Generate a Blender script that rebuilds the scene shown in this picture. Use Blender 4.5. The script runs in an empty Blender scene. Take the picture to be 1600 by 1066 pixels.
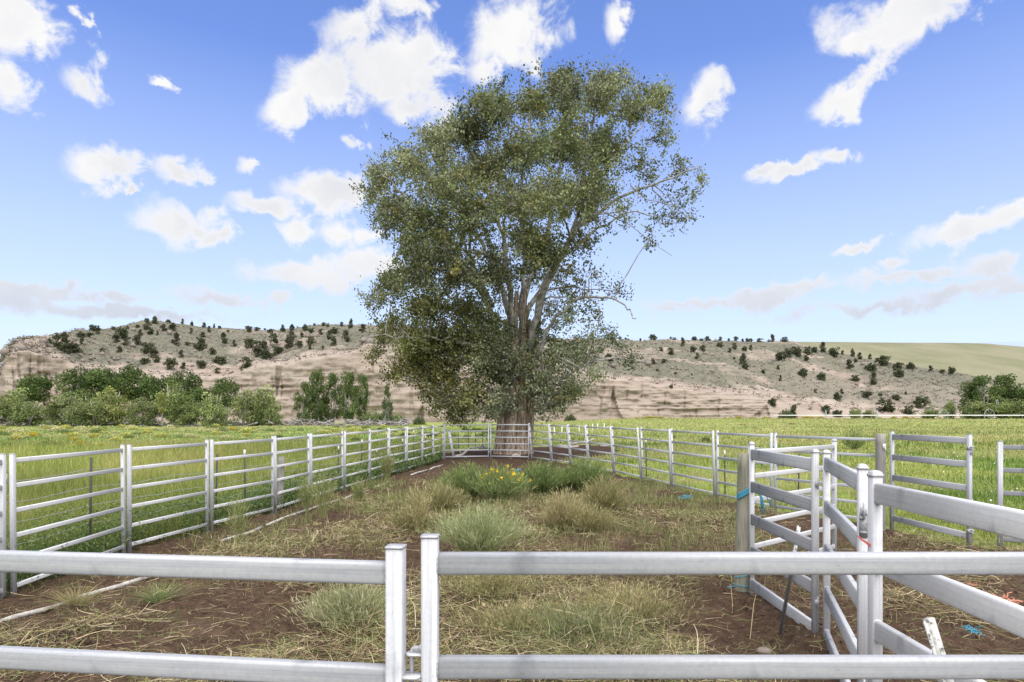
import bpy, math, random
import numpy as np
from mathutils import Vector, Matrix

S = bpy.context.scene
COL = S.collection
random.seed(7)
RNG = np.random.default_rng(11)
R = math.radians

# ------------------------------------------------------------------ camera
H = 2.15                     # eye height
FPX, CX, HY = 1000.0, 800.0, 648.0   # focal length / centre / horizon in the photograph's pixels
cam = bpy.data.cameras.new('camera')
cam.sensor_width = 36.0
cam.lens = 36.0 * FPX / 1600.0
cam.shift_y = (HY - 533.0) / 1600.0
cam.clip_start = 0.05
cam.clip_end = 12000
co = bpy.data.objects.new('camera', cam)
co.location = (0, 0, H)
co.rotation_euler = (R(90), 0, 0)
COL.objects.link(co)
S.camera = co

# ------------------------------------------------------------------ render look
S.view_settings.view_transform = 'Standard'
S.view_settings.look = 'None'
S.view_settings.exposure = 0.7
S.view_settings.gamma = 1.0
S.view_settings.use_curve_mapping = False
S.render.engine = 'CYCLES'
S.cycles.max_bounces = 5
S.cycles.diffuse_bounces = 3
S.cycles.transparent_max_bounces = 4

# ------------------------------------------------------------------ sun
SUN_EL, SUN_AZ = 60.0, 168.0      # azimuth from +Y (view direction) towards +X
sd = bpy.data.lights.new('sun', 'SUN')
sd.energy = 4.0
sd.angle = R(100)
sd.color = (1.0, 0.93, 0.83)
so = bpy.data.objects.new('sun', sd)
so.rotation_euler = (R(90 - SUN_EL), 0, R(180 - SUN_AZ))
so.location = (40, 20, 60)
COL.objects.link(so)

# ------------------------------------------------------------------ sky
SKY_STRENGTH = 0.1
world = bpy.data.worlds.new('World')
S.world = world
world.use_nodes = True
wt = world.node_tree
wt.nodes.clear()


def wn(t, **kw):
    n = wt.nodes.new(t)
    for k, v in kw.items():
        setattr(n, k, v)
    return n


def wmath(op, a, b=None, c=None, clamp=False):
    n = wn('ShaderNodeMath', operation=op, use_clamp=clamp)
    for i, v in enumerate((a, b, c)):
        if v is None:
            continue
        if isinstance(v, (int, float)):
            n.inputs[i].default_value = v
        else:
            wt.links.new(v, n.inputs[i])
    return n.outputs[0]


def wmix(fac, a, b):
    n = wn('ShaderNodeMix', data_type='RGBA')
    for key, v in ((0, fac), (6, a), (7, b)):
        if isinstance(v, (int, float)):
            n.inputs[key].default_value = v
        elif isinstance(v, tuple):
            n.inputs[key].default_value = v
        else:
            wt.links.new(v, n.inputs[key])
    return n.outputs[2]


def wrange(v, a, b, c, d, smooth=True):
    n = wn('ShaderNodeMapRange')
    n.interpolation_type = 'SMOOTHSTEP' if smooth else 'LINEAR'
    wt.links.new(v, n.inputs[0])
    for i, q in enumerate((a, b, c, d)):
        n.inputs[i + 1].default_value = q
    return n.outputs[0]


sky = wn('ShaderNodeTexSky', sky_type='NISHITA')
sky.sun_disc = False
sky.sun_elevation = R(SUN_EL)
sky.sun_rotation = R(SUN_AZ)
sky.altitude = 1900
sky.air_density = 1.0
sky.dust_density = 0.6
sky.ozone_density = 1.6

tc = wn('ShaderNodeTexCoord')
sep = wn('ShaderNodeSeparateXYZ')
wt.links.new(tc.outputs['Generated'], sep.inputs[0])
az = wmath('ARCTAN2', sep.outputs[0], sep.outputs[1])
el = wmath('ARCSINE', sep.outputs[2])
cmb = wn('ShaderNodeCombineXYZ')
wt.links.new(az, cmb.inputs[0])
wt.links.new(el, cmb.inputs[1])
# ragged edges: the lookup direction is pushed about by noise
dirv = tc.outputs['Generated']


def wnoise(scale, detail, rough, dist=0.0, vec=None):
    n = wn('ShaderNodeTexNoise')
    n.inputs['Scale'].default_value = scale
    n.inputs['Detail'].default_value = detail
    n.inputs['Roughness'].default_value = rough
    n.inputs['Distortion'].default_value = dist
    wt.links.new(vec if vec is not None else dirv, n.inputs['Vector'])
    return n


nz = wnoise(19.0, 9.0, 0.60, 0.3)
bill = wnoise(16.0, 6.0, 0.55, 0.2)
big = wnoise(5.0, 3.0, 0.5)
sub = wn('ShaderNodeVectorMath', operation='SUBTRACT')
wt.links.new(nz.outputs['Color'], sub.inputs[0])
sub.inputs[1].default_value = (0.5, 0.5, 0.5)
scl = wn('ShaderNodeVectorMath', operation='MULTIPLY')
wt.links.new(sub.outputs[0], scl.inputs[0])
scl.inputs[1].default_value = (0.085, 0.065, 0.0)
addv = wn('ShaderNodeVectorMath', operation='ADD')
wt.links.new(cmb.outputs[0], addv.inputs[0])
wt.links.new(scl.outputs[0], addv.inputs[1])
P = addv.outputs[0]

# clouds as (x, y, half width, half height, tilt), converted to azimuth and elevation
CLOUDS = [
    (610, 100, 120, 85, 0), (500, 130, 85, 45, -.3), (445, 165, 50, 32, -.6), (560, 55, 70, 40, -.2), (670, 130, 70, 70, 0),
    (640, 175, 55, 32, 0), (795, 55, 80, 80, 0), (765, 110, 45, 45, 0), (640, 8, 60, 22, 0),
    (25, 40, 85, 55, 0), (15, 125, 50, 48, 0), (140, 130, 46, 36, .4), (130, 30, 16, 11, 0),
    (150, 265, 55, 32, -.3), (277, 268, 42, 27, 0), (202, 292, 14, 9, 0), (393, 254, 24, 16, 0), (255, 125, 26, 8, .4),
    (288, 352, 84, 36, .1), (335, 367, 45, 20, 0),
    (500, 300, 85, 34, 0), (420, 322, 70, 22, 0), (545, 365, 75, 38, 0), (470, 358, 50, 20, 0), (548, 218, 18, 14, .3),
    (500, 427, 130, 27, 0), (570, 412, 80, 24, 0),
    (90, 453, 190, 10, 0), (25, 468, 75, 22, 0), (350, 470, 130, 15, 0), (190, 485, 240, 11, 0),
    (1390, 26, 122, 50, 0), (1335, 62, 40, 26, 0), (1450, 15, 70, 36, 0), (1318, 150, 62, 28, -.4), (1097, 162, 46, 38, -.8), (964, 42, 22, 40, -.4),
    (1235, 263, 62, 14, -.15), (1188, 266, 30, 13, 0), (1302, 250, 32, 12, 0),
    (1500, 358, 90, 22, -.25), (1578, 332, 55, 20, -.2), (1560, 410, 70, 20, -.1), (1399, 413, 26, 11, 0), (1340, 389, 46, 11, -.15),
    (1250, 452, 190, 16, -.12), (1410, 434, 90, 12, -.1), (1090, 475, 100, 12, 0), (1510, 456, 130, 14, -.1), (1390, 482, 160, 11, 0),
]
field = None
for (x, y, rx, ry, rot) in CLOUDS:
    a0 = math.atan((x - CX) / FPX)
    e0 = math.atan((HY - y) / FPX * math.cos(a0))
    m = wn('ShaderNodeMapping', vector_type='TEXTURE')
    m.inputs['Location'].default_value = (a0, e0, 0)
    m.inputs['Rotation'].default_value = (0, 0, -rot)
    m.inputs['Scale'].default_value = (rx / FPX * math.cos(a0) * 1.0, ry / FPX * math.cos(e0), 1)
    wt.links.new(P, m.inputs['Vector'])
    ln = wn('ShaderNodeVectorMath', operation='LENGTH')
    wt.links.new(m.outputs[0], ln.inputs[0])
    d = ln.outputs['Value']
    field = d if field is None else wmath('SMOOTH_MIN', field, d, 0.07)
# unseen cloud over the rest of the sky, thickened to neutralise blue light
gen = wrange(big.outputs[0], 0.42, 0.58, 1.5, 0.10)
out_az = wmath('GREATER_THAN', wmath('ABSOLUTE', az), 0.74)
out_el = wmath('GREATER_THAN', el, 0.60)
outside = wmath('MAXIMUM', out_az, out_el)
gen_far = wmath('ADD', gen, wmath('MULTIPLY', wmath('SUBTRACT', 1.0, outside), 5.0))
field = wmath('MINIMUM', field, gen_far)
fine = wmath('MULTIPLY', wmath('SUBTRACT', nz.outputs[0], 0.5), 2.5)
rag = wmath('ADD', field, fine)
dens = wmath('POWER', wrange(rag, 1.02, 0.34, 0.0, 1.0), 1.0)
core = wrange(rag, 0.85, 0.10, 0.0, 1.0)
shade = wmath('MULTIPLY', core, wmath('ADD', wrange(big.outputs[0], 0.35, 0.6, 0.50, 0.10), wrange(bill.outputs[0], 0.36, 0.64, 0.0, 0.25)))
K = 0.62 / SKY_STRENGTH
cloud_col = wmix(shade, (1.0 * K, 0.995 * K, 0.985 * K, 1), (0.72 * K, 0.735 * K, 0.80 * K, 1))
low = wrange(el, 0.08, 0.27, 0.75, 0.0)
cloud_col = wmix(low, cloud_col, (0.54 * K, 0.62 * K, 0.78 * K, 1))
gam = wn('ShaderNodeGamma')
gam.inputs[1].default_value = 1.0
wt.links.new(sky.outputs[0], gam.inputs[0])
tint = wn('ShaderNodeMix', data_type='RGBA', blend_type='MULTIPLY')
tint.inputs[0].default_value = 1.0
wt.links.new(gam.outputs[0], tint.inputs[6])
tint.inputs[7].default_value = (1.34, 1.40, 1.84, 1)
SKY_TINT = tint
hz = wrange(el, 0.0, 0.50, 0.92, 0.0, smooth=False)
skyc = wmix(hz, tint.outputs[2], (0.76 * K, 0.84 * K, 0.91 * K, 1))
final = wmix(dens, skyc, cloud_col)
bg = wn('ShaderNodeBackground')
bg.inputs[1].default_value = SKY_STRENGTH
wt.links.new(final, bg.inputs[0])
wo = wn('ShaderNodeOutputWorld')
wt.links.new(bg.outputs[0], wo.inputs[0])
world.cycles.sampling_method = 'MANUAL'
world.cycles.sample_map_resolution = 512


# ================================================================== helpers
def px(x, z):
    """world X of photograph column x at distance z"""
    return (x - CX) / FPX * z


def zpx(y, z):
    """world height of photograph row y at distance z"""
    return H - (y - HY) / FPX * z


def link(o, parent=None):
    COL.objects.link(o)
    if parent is not None:
        o.parent = parent
    return o


def tag(o, label=None, cat=None, group=None, kind=None):
    if label:
        o['label'] = label
    if cat:
        o['category'] = cat
    if group:
        o['group'] = group
    if kind:
        o['kind'] = kind
    return o


def empty(name, loc, rz=0.0):
    o = bpy.data.objects.new(name, None)
    o.location = loc
    o.rotation_euler = (0, 0, rz)
    o.empty_display_size = 0.1
    return link(o)


def mesh_np(name, V, quads=None, tris=None, mat=None, col=None, smooth=False):
    V = np.asarray(V, dtype=np.float32)
    me = bpy.data.meshes.new(name)
    nq = 0 if quads is None else len(quads)
    nt = 0 if tris is None else len(tris)
    loops = []
    if nq:
        loops.append(np.asarray(quads, dtype=np.int32).ravel())
    if nt:
        loops.append(np.asarray(tris, dtype=np.int32).ravel())
    loops = np.concatenate(loops)
    starts = np.concatenate([np.arange(nq, dtype=np.int32) * 4, nq * 4 + np.arange(nt, dtype=np.int32) * 3])
    me.vertices.add(len(V))
    me.vertices.foreach_set('co', V.ravel())
    me.loops.add(len(loops))
    me.loops.foreach_set('vertex_index', loops)
    me.polygons.add(nq + nt)
    me.polygons.foreach_set('loop_start', starts)
    if smooth:
        me.polygons.foreach_set('use_smooth', np.ones(nq + nt, dtype=bool))
    if col is not None:
        a = me.color_attributes.new('tint', 'FLOAT_COLOR', 'POINT')
        c = np.ones((len(V), 4), dtype=np.float32)
        c[:, :3] = col
        a.data.foreach_set('color', c.ravel())
    me.update(calc_edges=True)
    if mat:
        me.materials.append(mat)
    return me


def obj(name, me, parent=None, loc=None, rot=None):
    o = bpy.data.objects.new(name, me)
    if loc is not None:
        o.location = loc
    if rot is not None:
        o.rotation_euler = rot
    return link(o, parent)


class MB:
    """collects shapes into one mesh"""

    def __init__(self):
        self.V, self.Q, self.T, self.C = [], [], [], []
        self.n = 0

    def add(self, V, quads=None, tris=None, col=None):
        V = np.asarray(V, dtype=np.float32)
        self.V.append(V)
        if quads is not None and len(quads):
            self.Q.append(np.asarray(quads, dtype=np.int32) + self.n)
        if tris is not None and len(tris):
            self.T.append(np.asarray(tris, dtype=np.int32) + self.n)
        c = np.ones((len(V), 3), dtype=np.float32)
        if col is not None:
            c[:] = col
        self.C.append(c)
        self.n += len(V)

    def mesh(self, name, mat, smooth=False):
        return mesh_np(name, np.concatenate(self.V), np.concatenate(self.Q) if self.Q else None,
                       np.concatenate(self.T) if self.T else None, mat, np.concatenate(self.C), smooth)

    def box(self, c, s, rot=None, col=None):
        x, y, z = s[0] / 2, s[1] / 2, s[2] / 2
        V = np.array([(-x, -y, -z), (x, -y, -z), (x, y, -z), (-x, y, -z), (-x, -y, z), (x, -y, z), (x, y, z), (-x, y, z)], dtype=np.float32)
        if rot is not None:
            V = V @ np.array(rot.to_3x3()).T
        self.add(V + np.array(c), [(0, 3, 2, 1), (4, 5, 6, 7), (0, 1, 5, 4), (1, 2, 6, 5), (2, 3, 7, 6), (3, 0, 4, 7)], None, col)

    def prism(self, prof, p0, p1, up=(0, 0, 1), col=None, ease=0.0):
        """profile (list of 2-D points: side, up) swept from p0 to p1, capped"""
        p0, p1 = np.array(p0, float), np.array(p1, float)
        d = p1 - p0
        L = np.linalg.norm(d)
        d /= L
        u = np.array(up, float)
        s = np.cross(d, u)
        s /= np.linalg.norm(s)
        u = np.cross(s, d)
        pr = np.array(prof)
        n = len(pr)
        rings = [(0, 1.0), (1, 1.0)]
        if ease > 0:
            rings = [(0, 1 - ease * 2), (ease * 0.1 / L if L > 0 else 0, 1.0), (1 - ease * 0.1 / L, 1.0), (1, 1 - ease * 2)]
        V = []
        for t, k in rings:
            V.append(p0 + d * L * t + (pr[:, :1] * k) * s + (pr[:, 1:] * k) * u)
        V = np.concatenate(V)
        Q = []
        for r in range(len(rings) - 1):
            for i in range(n):
                j = (i + 1) % n
                Q.append((r * n + i, r * n + j, (r + 1) * n + j, (r + 1) * n + i))
        m = len(V)
        last = (len(rings) - 1) * n
        V = np.concatenate([V, [V[:n].mean(0)], [V[last:last + n].mean(0)]])
        T = []
        for i in range(n):
            j = (i + 1) % n
            T.append((m, j, i))
            T.append((m + 1, last + i, last + j))
        self.add(V, Q, T, col)

    def tube(self, pts, rad, n=6, col=None, cap=True):
        pts = np.array(pts, float)
        m = len(pts)
        rad = np.broadcast_to(np.array(rad, float), (m,))
        tan = np.gradient(pts, axis=0)
        tan /= np.linalg.norm(tan, axis=1)[:, None] + 1e-9
        ref = np.array((0, 0, 1.0)) if abs(tan[0][2]) < 0.9 else np.array((1.0, 0, 0))
        a = np.arange(n) / n * 2 * math.pi
        V = []
        for i in range(m):
            s = np.cross(tan[i], ref)
            if np.linalg.norm(s) < 1e-4:
                s = np.array((1.0, 0, 0))
            s /= np.linalg.norm(s)
            u = np.cross(s, tan[i])
            V.append(pts[i] + rad[i] * (np.cos(a)[:, None] * s + np.sin(a)[:, None] * u))
        V = np.concatenate(V)
        i = np.arange(n)
        j = (i + 1) % n
        Q = np.concatenate([np.stack([r * n + i, r * n + j, (r + 1) * n + j, (r + 1) * n + i], 1) for r in range(m - 1)])
        T = None
        if cap:
            V = np.concatenate([V, pts[:1], pts[-1:]])
            T = np.concatenate([np.stack([np.full(n, m * n), j, i], 1), np.stack([np.full(n, m * n + 1), (m - 1) * n + i, (m - 1) * n + j], 1)])
        self.add(V, Q, T, col)


def rounded(w, h, r, k=3):
    """rounded rectangle profile, centred"""
    out = []
    for cx, cy, a0 in ((w / 2 - r, h / 2 - r, 0), (-w / 2 + r, h / 2 - r, 90), (-w / 2 + r, -h / 2 + r, 180), (w / 2 - r, -h / 2 + r, 270)):
        for i in range(k + 1):
            a = R(a0 + 90 * i / k)
            out.append((cx + r * math.cos(a), cy + r * math.sin(a)))
    return out


# ---- lattice noise in numpy
def _hash(ix, iy, seed):
    h = (ix.astype(np.int64) * 374761393 + iy.astype(np.int64) * 668265263 + seed * 974711) & 0xffffffff
    h = ((h ^ (h >> 13)) * 1274126177) & 0xffffffff
    return ((h ^ (h >> 16)) & 0xffff) / 65535.0


def vnoise(x, y, seed=0):
    x, y = np.asarray(x, float), np.asarray(y, float)
    ix, iy = np.floor(x), np.floor(y)
    fx, fy = x - ix, y - iy
    fx, fy = fx * fx * (3 - 2 * fx), fy * fy * (3 - 2 * fy)
    a, b = _hash(ix, iy, seed), _hash(ix + 1, iy, seed)
    c, d = _hash(ix, iy + 1, seed), _hash(ix + 1, iy + 1, seed)
    return (a * (1 - fx) + b * fx) * (1 - fy) + (c * (1 - fx) + d * fx) * fy


def fbm(x, y, oct=4, seed=0):
    v, a, t = 0.0, 0.5, 0.0
    for o in range(oct):
        v = v + a * vnoise(np.asarray(x) * 2 ** o, np.asarray(y) * 2 ** o, seed + o * 17)
        t += a
        a *= 0.5
    return v / t


def sstep(a, b, x):
    t = np.clip((np.asarray(x, float) - a) / (b - a), 0, 1)
    return t * t * (3 - 2 * t)


# ================================================================== materials
def mat_new(name):
    m = bpy.data.materials.new(name)
    m.use_nodes = True
    nt = m.node_tree
    nt.nodes.clear()
    return m, nt


class NT:
    def __init__(self, name):
        self.m, self.t = mat_new(name)
        self.out = self.t.nodes.new('ShaderNodeOutputMaterial')

    def n(self, typ, **kw):
        q = self.t.nodes.new(typ)
        for k, v in kw.items():
            setattr(q, k, v)
        return q

    def l(self, a, b):
        self.t.links.new(a, b)

    def val(self, sock, v):
        if isinstance(v, (int, float, tuple)):
            sock.default_value = v
        else:
            self.l(v, sock)

    def mix(self, f, a, b, mode='MIX'):
        q = self.n('ShaderNodeMix', data_type='RGBA', blend_type=mode)
        for i, v in ((0, f), (6, a), (7, b)):
            if isinstance(v, tuple) and len(v) == 3:
                v = v + (1,)
            self.val(q.inputs[i], v)
        return q.outputs[2]

    def noise(self, scale, detail=3, rough=0.55, coord='Object', mscale=None, dist=0.0):
        c = self.n('ShaderNodeTexCoord').outputs[coord]
        if mscale:
            mp = self.n('ShaderNodeMapping')
            mp.inputs['Scale'].default_value = mscale
            self.l(c, mp.inputs[0])
            c = mp.outputs[0]
        q = self.n('ShaderNodeTexNoise')
        self.l(c, q.inputs['Vector'])
        q.inputs['Scale'].default_value = scale
        q.inputs['Detail'].default_value = detail
        q.inputs['Roughness'].default_value = rough
        q.inputs['Distortion'].default_value = dist
        return q.outputs[0]

    def rng(self, v, a, b, c=0.0, d=1.0):
        q = self.n('ShaderNodeMapRange')
        q.interpolation_type = 'SMOOTHSTEP'
        self.l(v, q.inputs[0])
        for i, x in enumerate((a, b, c, d)):
            q.inputs[i + 1].default_value = x
        return q.outputs[0]

    def bump(self, h, strength, dist):
        q = self.n('ShaderNodeBump')
        q.inputs['Strength'].default_value = strength
        q.inputs['Distance'].default_value = dist
        self.l(h, q.inputs['Height'])
        return q.outputs[0]

    def attr(self, name):
        q = self.n('ShaderNodeAttribute', attribute_name=name)
        return q.outputs['Color']

    def principled(self, col, rough=0.8, metal=0.0, spec=0.3, normal=None):
        q = self.n('ShaderNodeBsdfPrincipled')
        if isinstance(col, tuple) and len(col) == 3:
            col = col + (1,)
        self.val(q.inputs['Base Color'], col)
        self.val(q.inputs['Roughness'], rough)
        self.val(q.inputs['Metallic'], metal)
        self.val(q.inputs['Specular IOR Level'], spec)
        if normal is not None:
            self.l(normal, q.inputs['Normal'])
        self.l(q.outputs[0], self.out.inputs[0])
        return self.m

    def leaf(self, col, trans=0.3):
        d = self.n('ShaderNodeBsdfDiffuse')
        t = self.n('ShaderNodeBsdfTranslucent')
        for q in (d, t):
            if isinstance(col, tuple):
                q.inputs[0].default_value = col + (1,)
            else:
                self.l(col, q.inputs[0])
        mx = self.n('ShaderNodeMixShader')
        mx.inputs[0].default_value = trans
        self.l(d.outputs[0], mx.inputs[1])
        self.l(t.outputs[0], mx.inputs[2])
        self.l(mx.outputs[0], self.out.inputs[0])
        return self.m


def galvanised(name, base, dark, amount, rough=0.5, upright=False):
    a = NT(name)
    streak = a.noise(9.0, 5, 0.7, mscale=(7, 7, 0.12) if upright else (0.10, 8, 8))
    blot = a.noise(6.0, 4, 0.6)
    spang = a.noise(70.0, 2, 0.5)
    scr = a.noise(30.0, 3, 0.75, mscale=(6, 6, 0.5) if upright else (0.4, 6, 6))
    c = a.mix(a.rng(streak, 0.36, 0.68, 0, amount * 0.55), base, dark)
    c = a.mix(a.rng(blot, 0.56, 0.76, 0, amount * 0.55), c, tuple(q * 0.62 for q in dark))
    c = a.mix(a.rng(spang, 0.35, 0.7, 0, 0.22), c, dark)
    c = a.mix(a.rng(scr, 0.66, 0.74, 0, amount * 0.75), c, tuple(q * 0.45 for q in dark))
    r = a.rng(streak, 0.3, 0.7, rough - 0.1, rough + 0.2)
    return a.principled(c, r, 0.18, 0.5, a.bump(spang, 0.10, 0.002))


POSTARGS = {
    'galv': ('upright_galvanised_steel', (0.45, 0.455, 0.468), (0.25, 0.265, 0.29), 1.2),
    'galv_clean': ('upright_bright_steel', (0.50, 0.503, 0.512), (0.30, 0.31, 0.33), 0.95),
    'galv_dirty': ('upright_dirty_steel', (0.42, 0.425, 0.44), (0.19, 0.193, 0.205), 0.95),
    'galv_far': ('upright_weathered_steel', (0.50, 0.515, 0.535), (0.33, 0.345, 0.37), 0.7)}
M = {}
M['galv'] = galvanised('galvanised_steel', (0.455, 0.465, 0.48), (0.245, 0.26, 0.285), 1.2)
M['galv_clean'] = galvanised('bright_galvanised_steel', (0.60, 0.60, 0.605), (0.40, 0.41, 0.425), 0.7)
M['galv_lit'] = galvanised('lit_galvanised_steel', (0.70, 0.695, 0.69), (0.45, 0.45, 0.455), 0.95)  # brighter copy: light the near alley panel misses is put into the colour
M['galv_dirty'] = galvanised('dirty_galvanised_steel', (0.33, 0.335, 0.35), (0.13, 0.133, 0.142), 0.95, 0.6)
M['galv_far'] = galvanised('weathered_galvanised_steel', (0.46, 0.475, 0.495), (0.31, 0.325, 0.35), 0.7)

for k_ in ('galv', 'galv_clean', 'galv_dirty', 'galv_far'):
    M[k_ + '_post'] = galvanised(*POSTARGS[k_], upright=True)
a = NT('dark_steel')
M['dark_steel'] = a.principled(a.mix(a.noise(25), (0.03, 0.035, 0.03), (0.075, 0.07, 0.06)), 0.65)
a = NT('white_paint')
M['white_paint'] = a.principled(a.mix(a.noise(30), (0.8, 0.8, 0.78), (0.6, 0.6, 0.57)), 0.55)
a = NT('worn_paint')
M['worn_paint'] = a.principled(a.mix(a.rng(a.noise(40, 4, .7), .5, .62), (0.62, 0.62, 0.59), (0.16, 0.155, 0.14)), 0.7)
a = NT('dirty_pipe')
M['dirty_pipe'] = a.principled(a.mix(a.rng(a.noise(7, 5, .7), .42, .68), (0.46, 0.45, 0.42), (0.20, 0.16, 0.13)), 0.7)
a = NT('stalk')
M['stalk'] = a.principled((0.36, 0.28, 0.17), 0.9, 0, 0.1)
a = NT('wire')
M['wire'] = a.principled((0.42, 0.42, 0.41), 0.5, 0.4)
a = NT('rust')
M['rust'] = a.principled(a.mix(a.noise(60), (0.40, 0.17, 0.05), (0.16, 0.06, 0.03)), 0.85)
a = NT('treated_timber')
g = a.noise(5.0, 5, 0.65, mscale=(9, 9, 0.5))
g2 = a.noise(2.2, 3, 0.5, mscale=(3, 3, 0.7))
c = a.mix(a.rng(g2, 0.4, 0.62), (0.275, 0.262, 0.205), (0.175, 0.185, 0.135))
c = a.mix(a.rng(g, 0.5, 0.7, 0, 0.75), c, (0.085, 0.078, 0.058))
M['timber'] = a.principled(c, 0.9, 0, 0.15, a.bump(g, 0.6, 0.01))
a = NT('weathered_timber')
g = a.noise(5.0, 5, 0.65, mscale=(9, 9, 0.5))
M['grey_timber'] = a.principled(a.mix(g, (0.36, 0.345, 0.32), (0.16, 0.15, 0.135)), 0.9, 0, 0.15, a.bump(g, 0.6, 0.01))
a = NT('bleached_wood')
g = a.noise(6.0, 4, 0.6, mscale=(4, 4, 4))
M['bleached'] = a.principled(a.mix(g, (0.62, 0.58, 0.52), (0.36, 0.33, 0.29)), 0.9, 0, 0.1, a.bump(g, 0.5, 0.02))
a = NT('dead_wood')
g = a.noise(2.0, 4, 0.6)
M['dead_wood'] = a.principled(a.mix(a.rng(g, 0.35, 0.65), (0.36, 0.34, 0.33), (0.10, 0.09, 0.085)), 0.95, 0, 0.1)
a = NT('cottonwood_bark')
g = a.noise(3.2, 5, 0.7, mscale=(4.5, 4.5, 0.5), dist=0.6)
g2 = a.noise(0.5, 2)
c = a.mix(a.rng(g, 0.38, 0.62), (0.14, 0.10, 0.075), (0.52, 0.42, 0.315))
M['bark'] = a.principled(c, 0.95, 0, 0.1, a.bump(g, 1.0, 0.08))
a = NT('limb_bark')
g = a.noise(4.0, 4, 0.6)
M['limb'] = a.principled(a.mix(a.rng(g, 0.35, 0.65), (0.14, 0.13, 0.115), (0.36, 0.345, 0.315)), 0.95, 0, 0.1, a.bump(g, 0.6, 0.03))
a = NT('blue_twine')
M['blue_twine'] = a.principled(a.mix(a.noise(80), (0.03, 0.22, 0.34), (0.09, 0.36, 0.48)), 0.7)
a = NT('red_twine')
M['red_twine'] = a.principled((0.62, 0.13, 0.10), 0.7)
a = NT('pink_twine')
M['pink_twine'] = a.principled(a.mix(a.noise(60), (0.60, 0.24, 0.17), (0.45, 0.22, 0.15)), 0.85)
a = NT('shed_metal')
M['shed_roof'] = a.principled((0.42, 0.46, 0.52), 0.5, 0.3)
a = NT('stone')
M['stone'] = a.principled(a.mix(a.noise(12, 5), (0.28, 0.24, 0.21), (0.14, 0.12, 0.105)), 0.95, 0, 0.1)
a = NT('clod')
M['clod'] = a.principled(a.mix(a.noise(12, 4), (0.035, 0.021, 0.015), (0.105, 0.066, 0.047)), 0.97, 0, 0.08)
a = NT('dung')
M['dung'] = a.principled(a.mix(a.noise(40, 4), (0.028, 0.022, 0.016), (0.075, 0.055, 0.035)), 0.95, 0, 0.1)

# foliage: colour comes from a per-leaf attribute, plus a broad drift
a = NT('leaf')
M['leaf'] = a.leaf(a.attr('tint'), 0.28)
a = NT('blade')
M['blade'] = a.leaf(a.attr('tint'), 0.25)
a = NT('straw')
M['straw'] = a.leaf(a.attr('tint'), 0.10)

# ground: soil where the herd has trodden, sward elsewhere
a = NT('ground')
tcn = a.n('ShaderNodeTexCoord').outputs['Object']
soilmask = a.attr('tint')
sep_ = a.n('ShaderNodeSeparateColor')
a.l(soilmask, sep_.inputs[0])
n1 = a.noise(1.3, 6, 0.65)
n2 = a.noise(9.0, 5, 0.7)
n3 = a.noise(45.0, 4, 0.7)
soil = a.mix(a.rng(n2, 0.3, 0.7), (0.039, 0.0245, 0.0162), (0.092, 0.0595, 0.040))
soil = a.mix(a.rng(n3, 0.5, 0.72, 0, 0.7), soil, (0.15, 0.105, 0.072))
soil = a.mix(a.rng(n1, 0.5, 0.7, 0, 0.45), soil, (0.135, 0.098, 0.062))
g1 = a.noise(0.10, 5, 0.6)
g2 = a.noise(0.9, 5, 0.65)
g3 = a.noise(0.35, 4, 0.6, mscale=(0.5, 1.6, 1))
sw = a.mix(a.rng(g1, 0.35, 0.65), (0.17, 0.235, 0.05), (0.28, 0.315, 0.09))
sw = a.mix(a.rng(g2, 0.45, 0.7, 0, 0.6), sw, (0.12, 0.15, 0.045))
sw = a.mix(a.rng(g3, 0.52, 0.70, 0, 0.6), sw, (0.42, 0.38, 0.19))
col = a.mix(a.rng(sep_.outputs[0], 0.35, 0.65), sw, soil)
M['ground'] = a.principled(col, 0.97, 0, 0.08, a.bump(n3, 0.7, 0.03))

# rock of the mesa: r channel = cliff, g = vegetated slope
a = NT('mesa_rock')
ma = a.attr('tint')
sp = a.n('ShaderNodeSeparateColor')
a.l(ma, sp.inputs[0])
s1 = a.noise(0.42, 7, 0.72, mscale=(0.10, 0.10, 2.6))
s2 = a.noise(0.55, 6, 0.7, mscale=(1.6, 1.6, 0.16))
s3 = a.noise(0.6, 6, 0.7)
s4 = a.noise(0.05, 4, 0.6)
rock = a.mix(a.rng(s1, 0.36, 0.64), (0.245, 0.196, 0.160), (0.345, 0.292, 0.245))
rock = a.mix(a.rng(s4, 0.45, 0.65, 0, 0.5), rock, (0.36, 0.315, 0.262))
rock = a.mix(a.rng(s2, 0.62, 0.70, 0, 0.5), rock, (0.20, 0.15, 0.118))
rock = a.mix(a.rng(a.noise(0.5, 5, 0.65, mscale=(0.12, 0.12, 2.6)), 0.60, 0.66, 0, 0.7), rock, (0.13, 0.095, 0.08))
slope = a.mix(a.rng(s3, 0.36, 0.62), (0.185, 0.170, 0.138), (0.115, 0.119, 0.084))
slope = a.mix(a.rng(s4, 0.4, 0.62, 0, 0.6), slope, (0.150, 0.148, 0.108))
slope = a.mix(a.rng(a.noise(2.2, 4, 0.7), 0.60, 0.70, 0, 0.8), slope, (0.075, 0.070, 0.058))
slope = a.mix(a.rng(a.noise(1.4, 5, 0.7), 0.62, 0.70, 0, 0.7), slope, (0.315, 0.275, 0.232))
c = a.mix(a.rng(sp.outputs[0], 0.15, 0.75), slope, rock)
c = a.mix(a.rng(a.noise(0.8, 6, 0.7, mscale=(0.25, 0.25, 2.2)), 0.57, 0.66, 0, 0.45), c, (0.11, 0.09, 0.075))  # dark horizontal lines: ledge shadows put into the colour
M['mesa'] = a.principled(c, 0.97, 0, 0.05, a.bump(s3, 0.8, 0.6))
a = NT('far_sward')
h1 = a.noise(0.03, 6, 0.65, mscale=(1, 0.4, 1))
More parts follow.
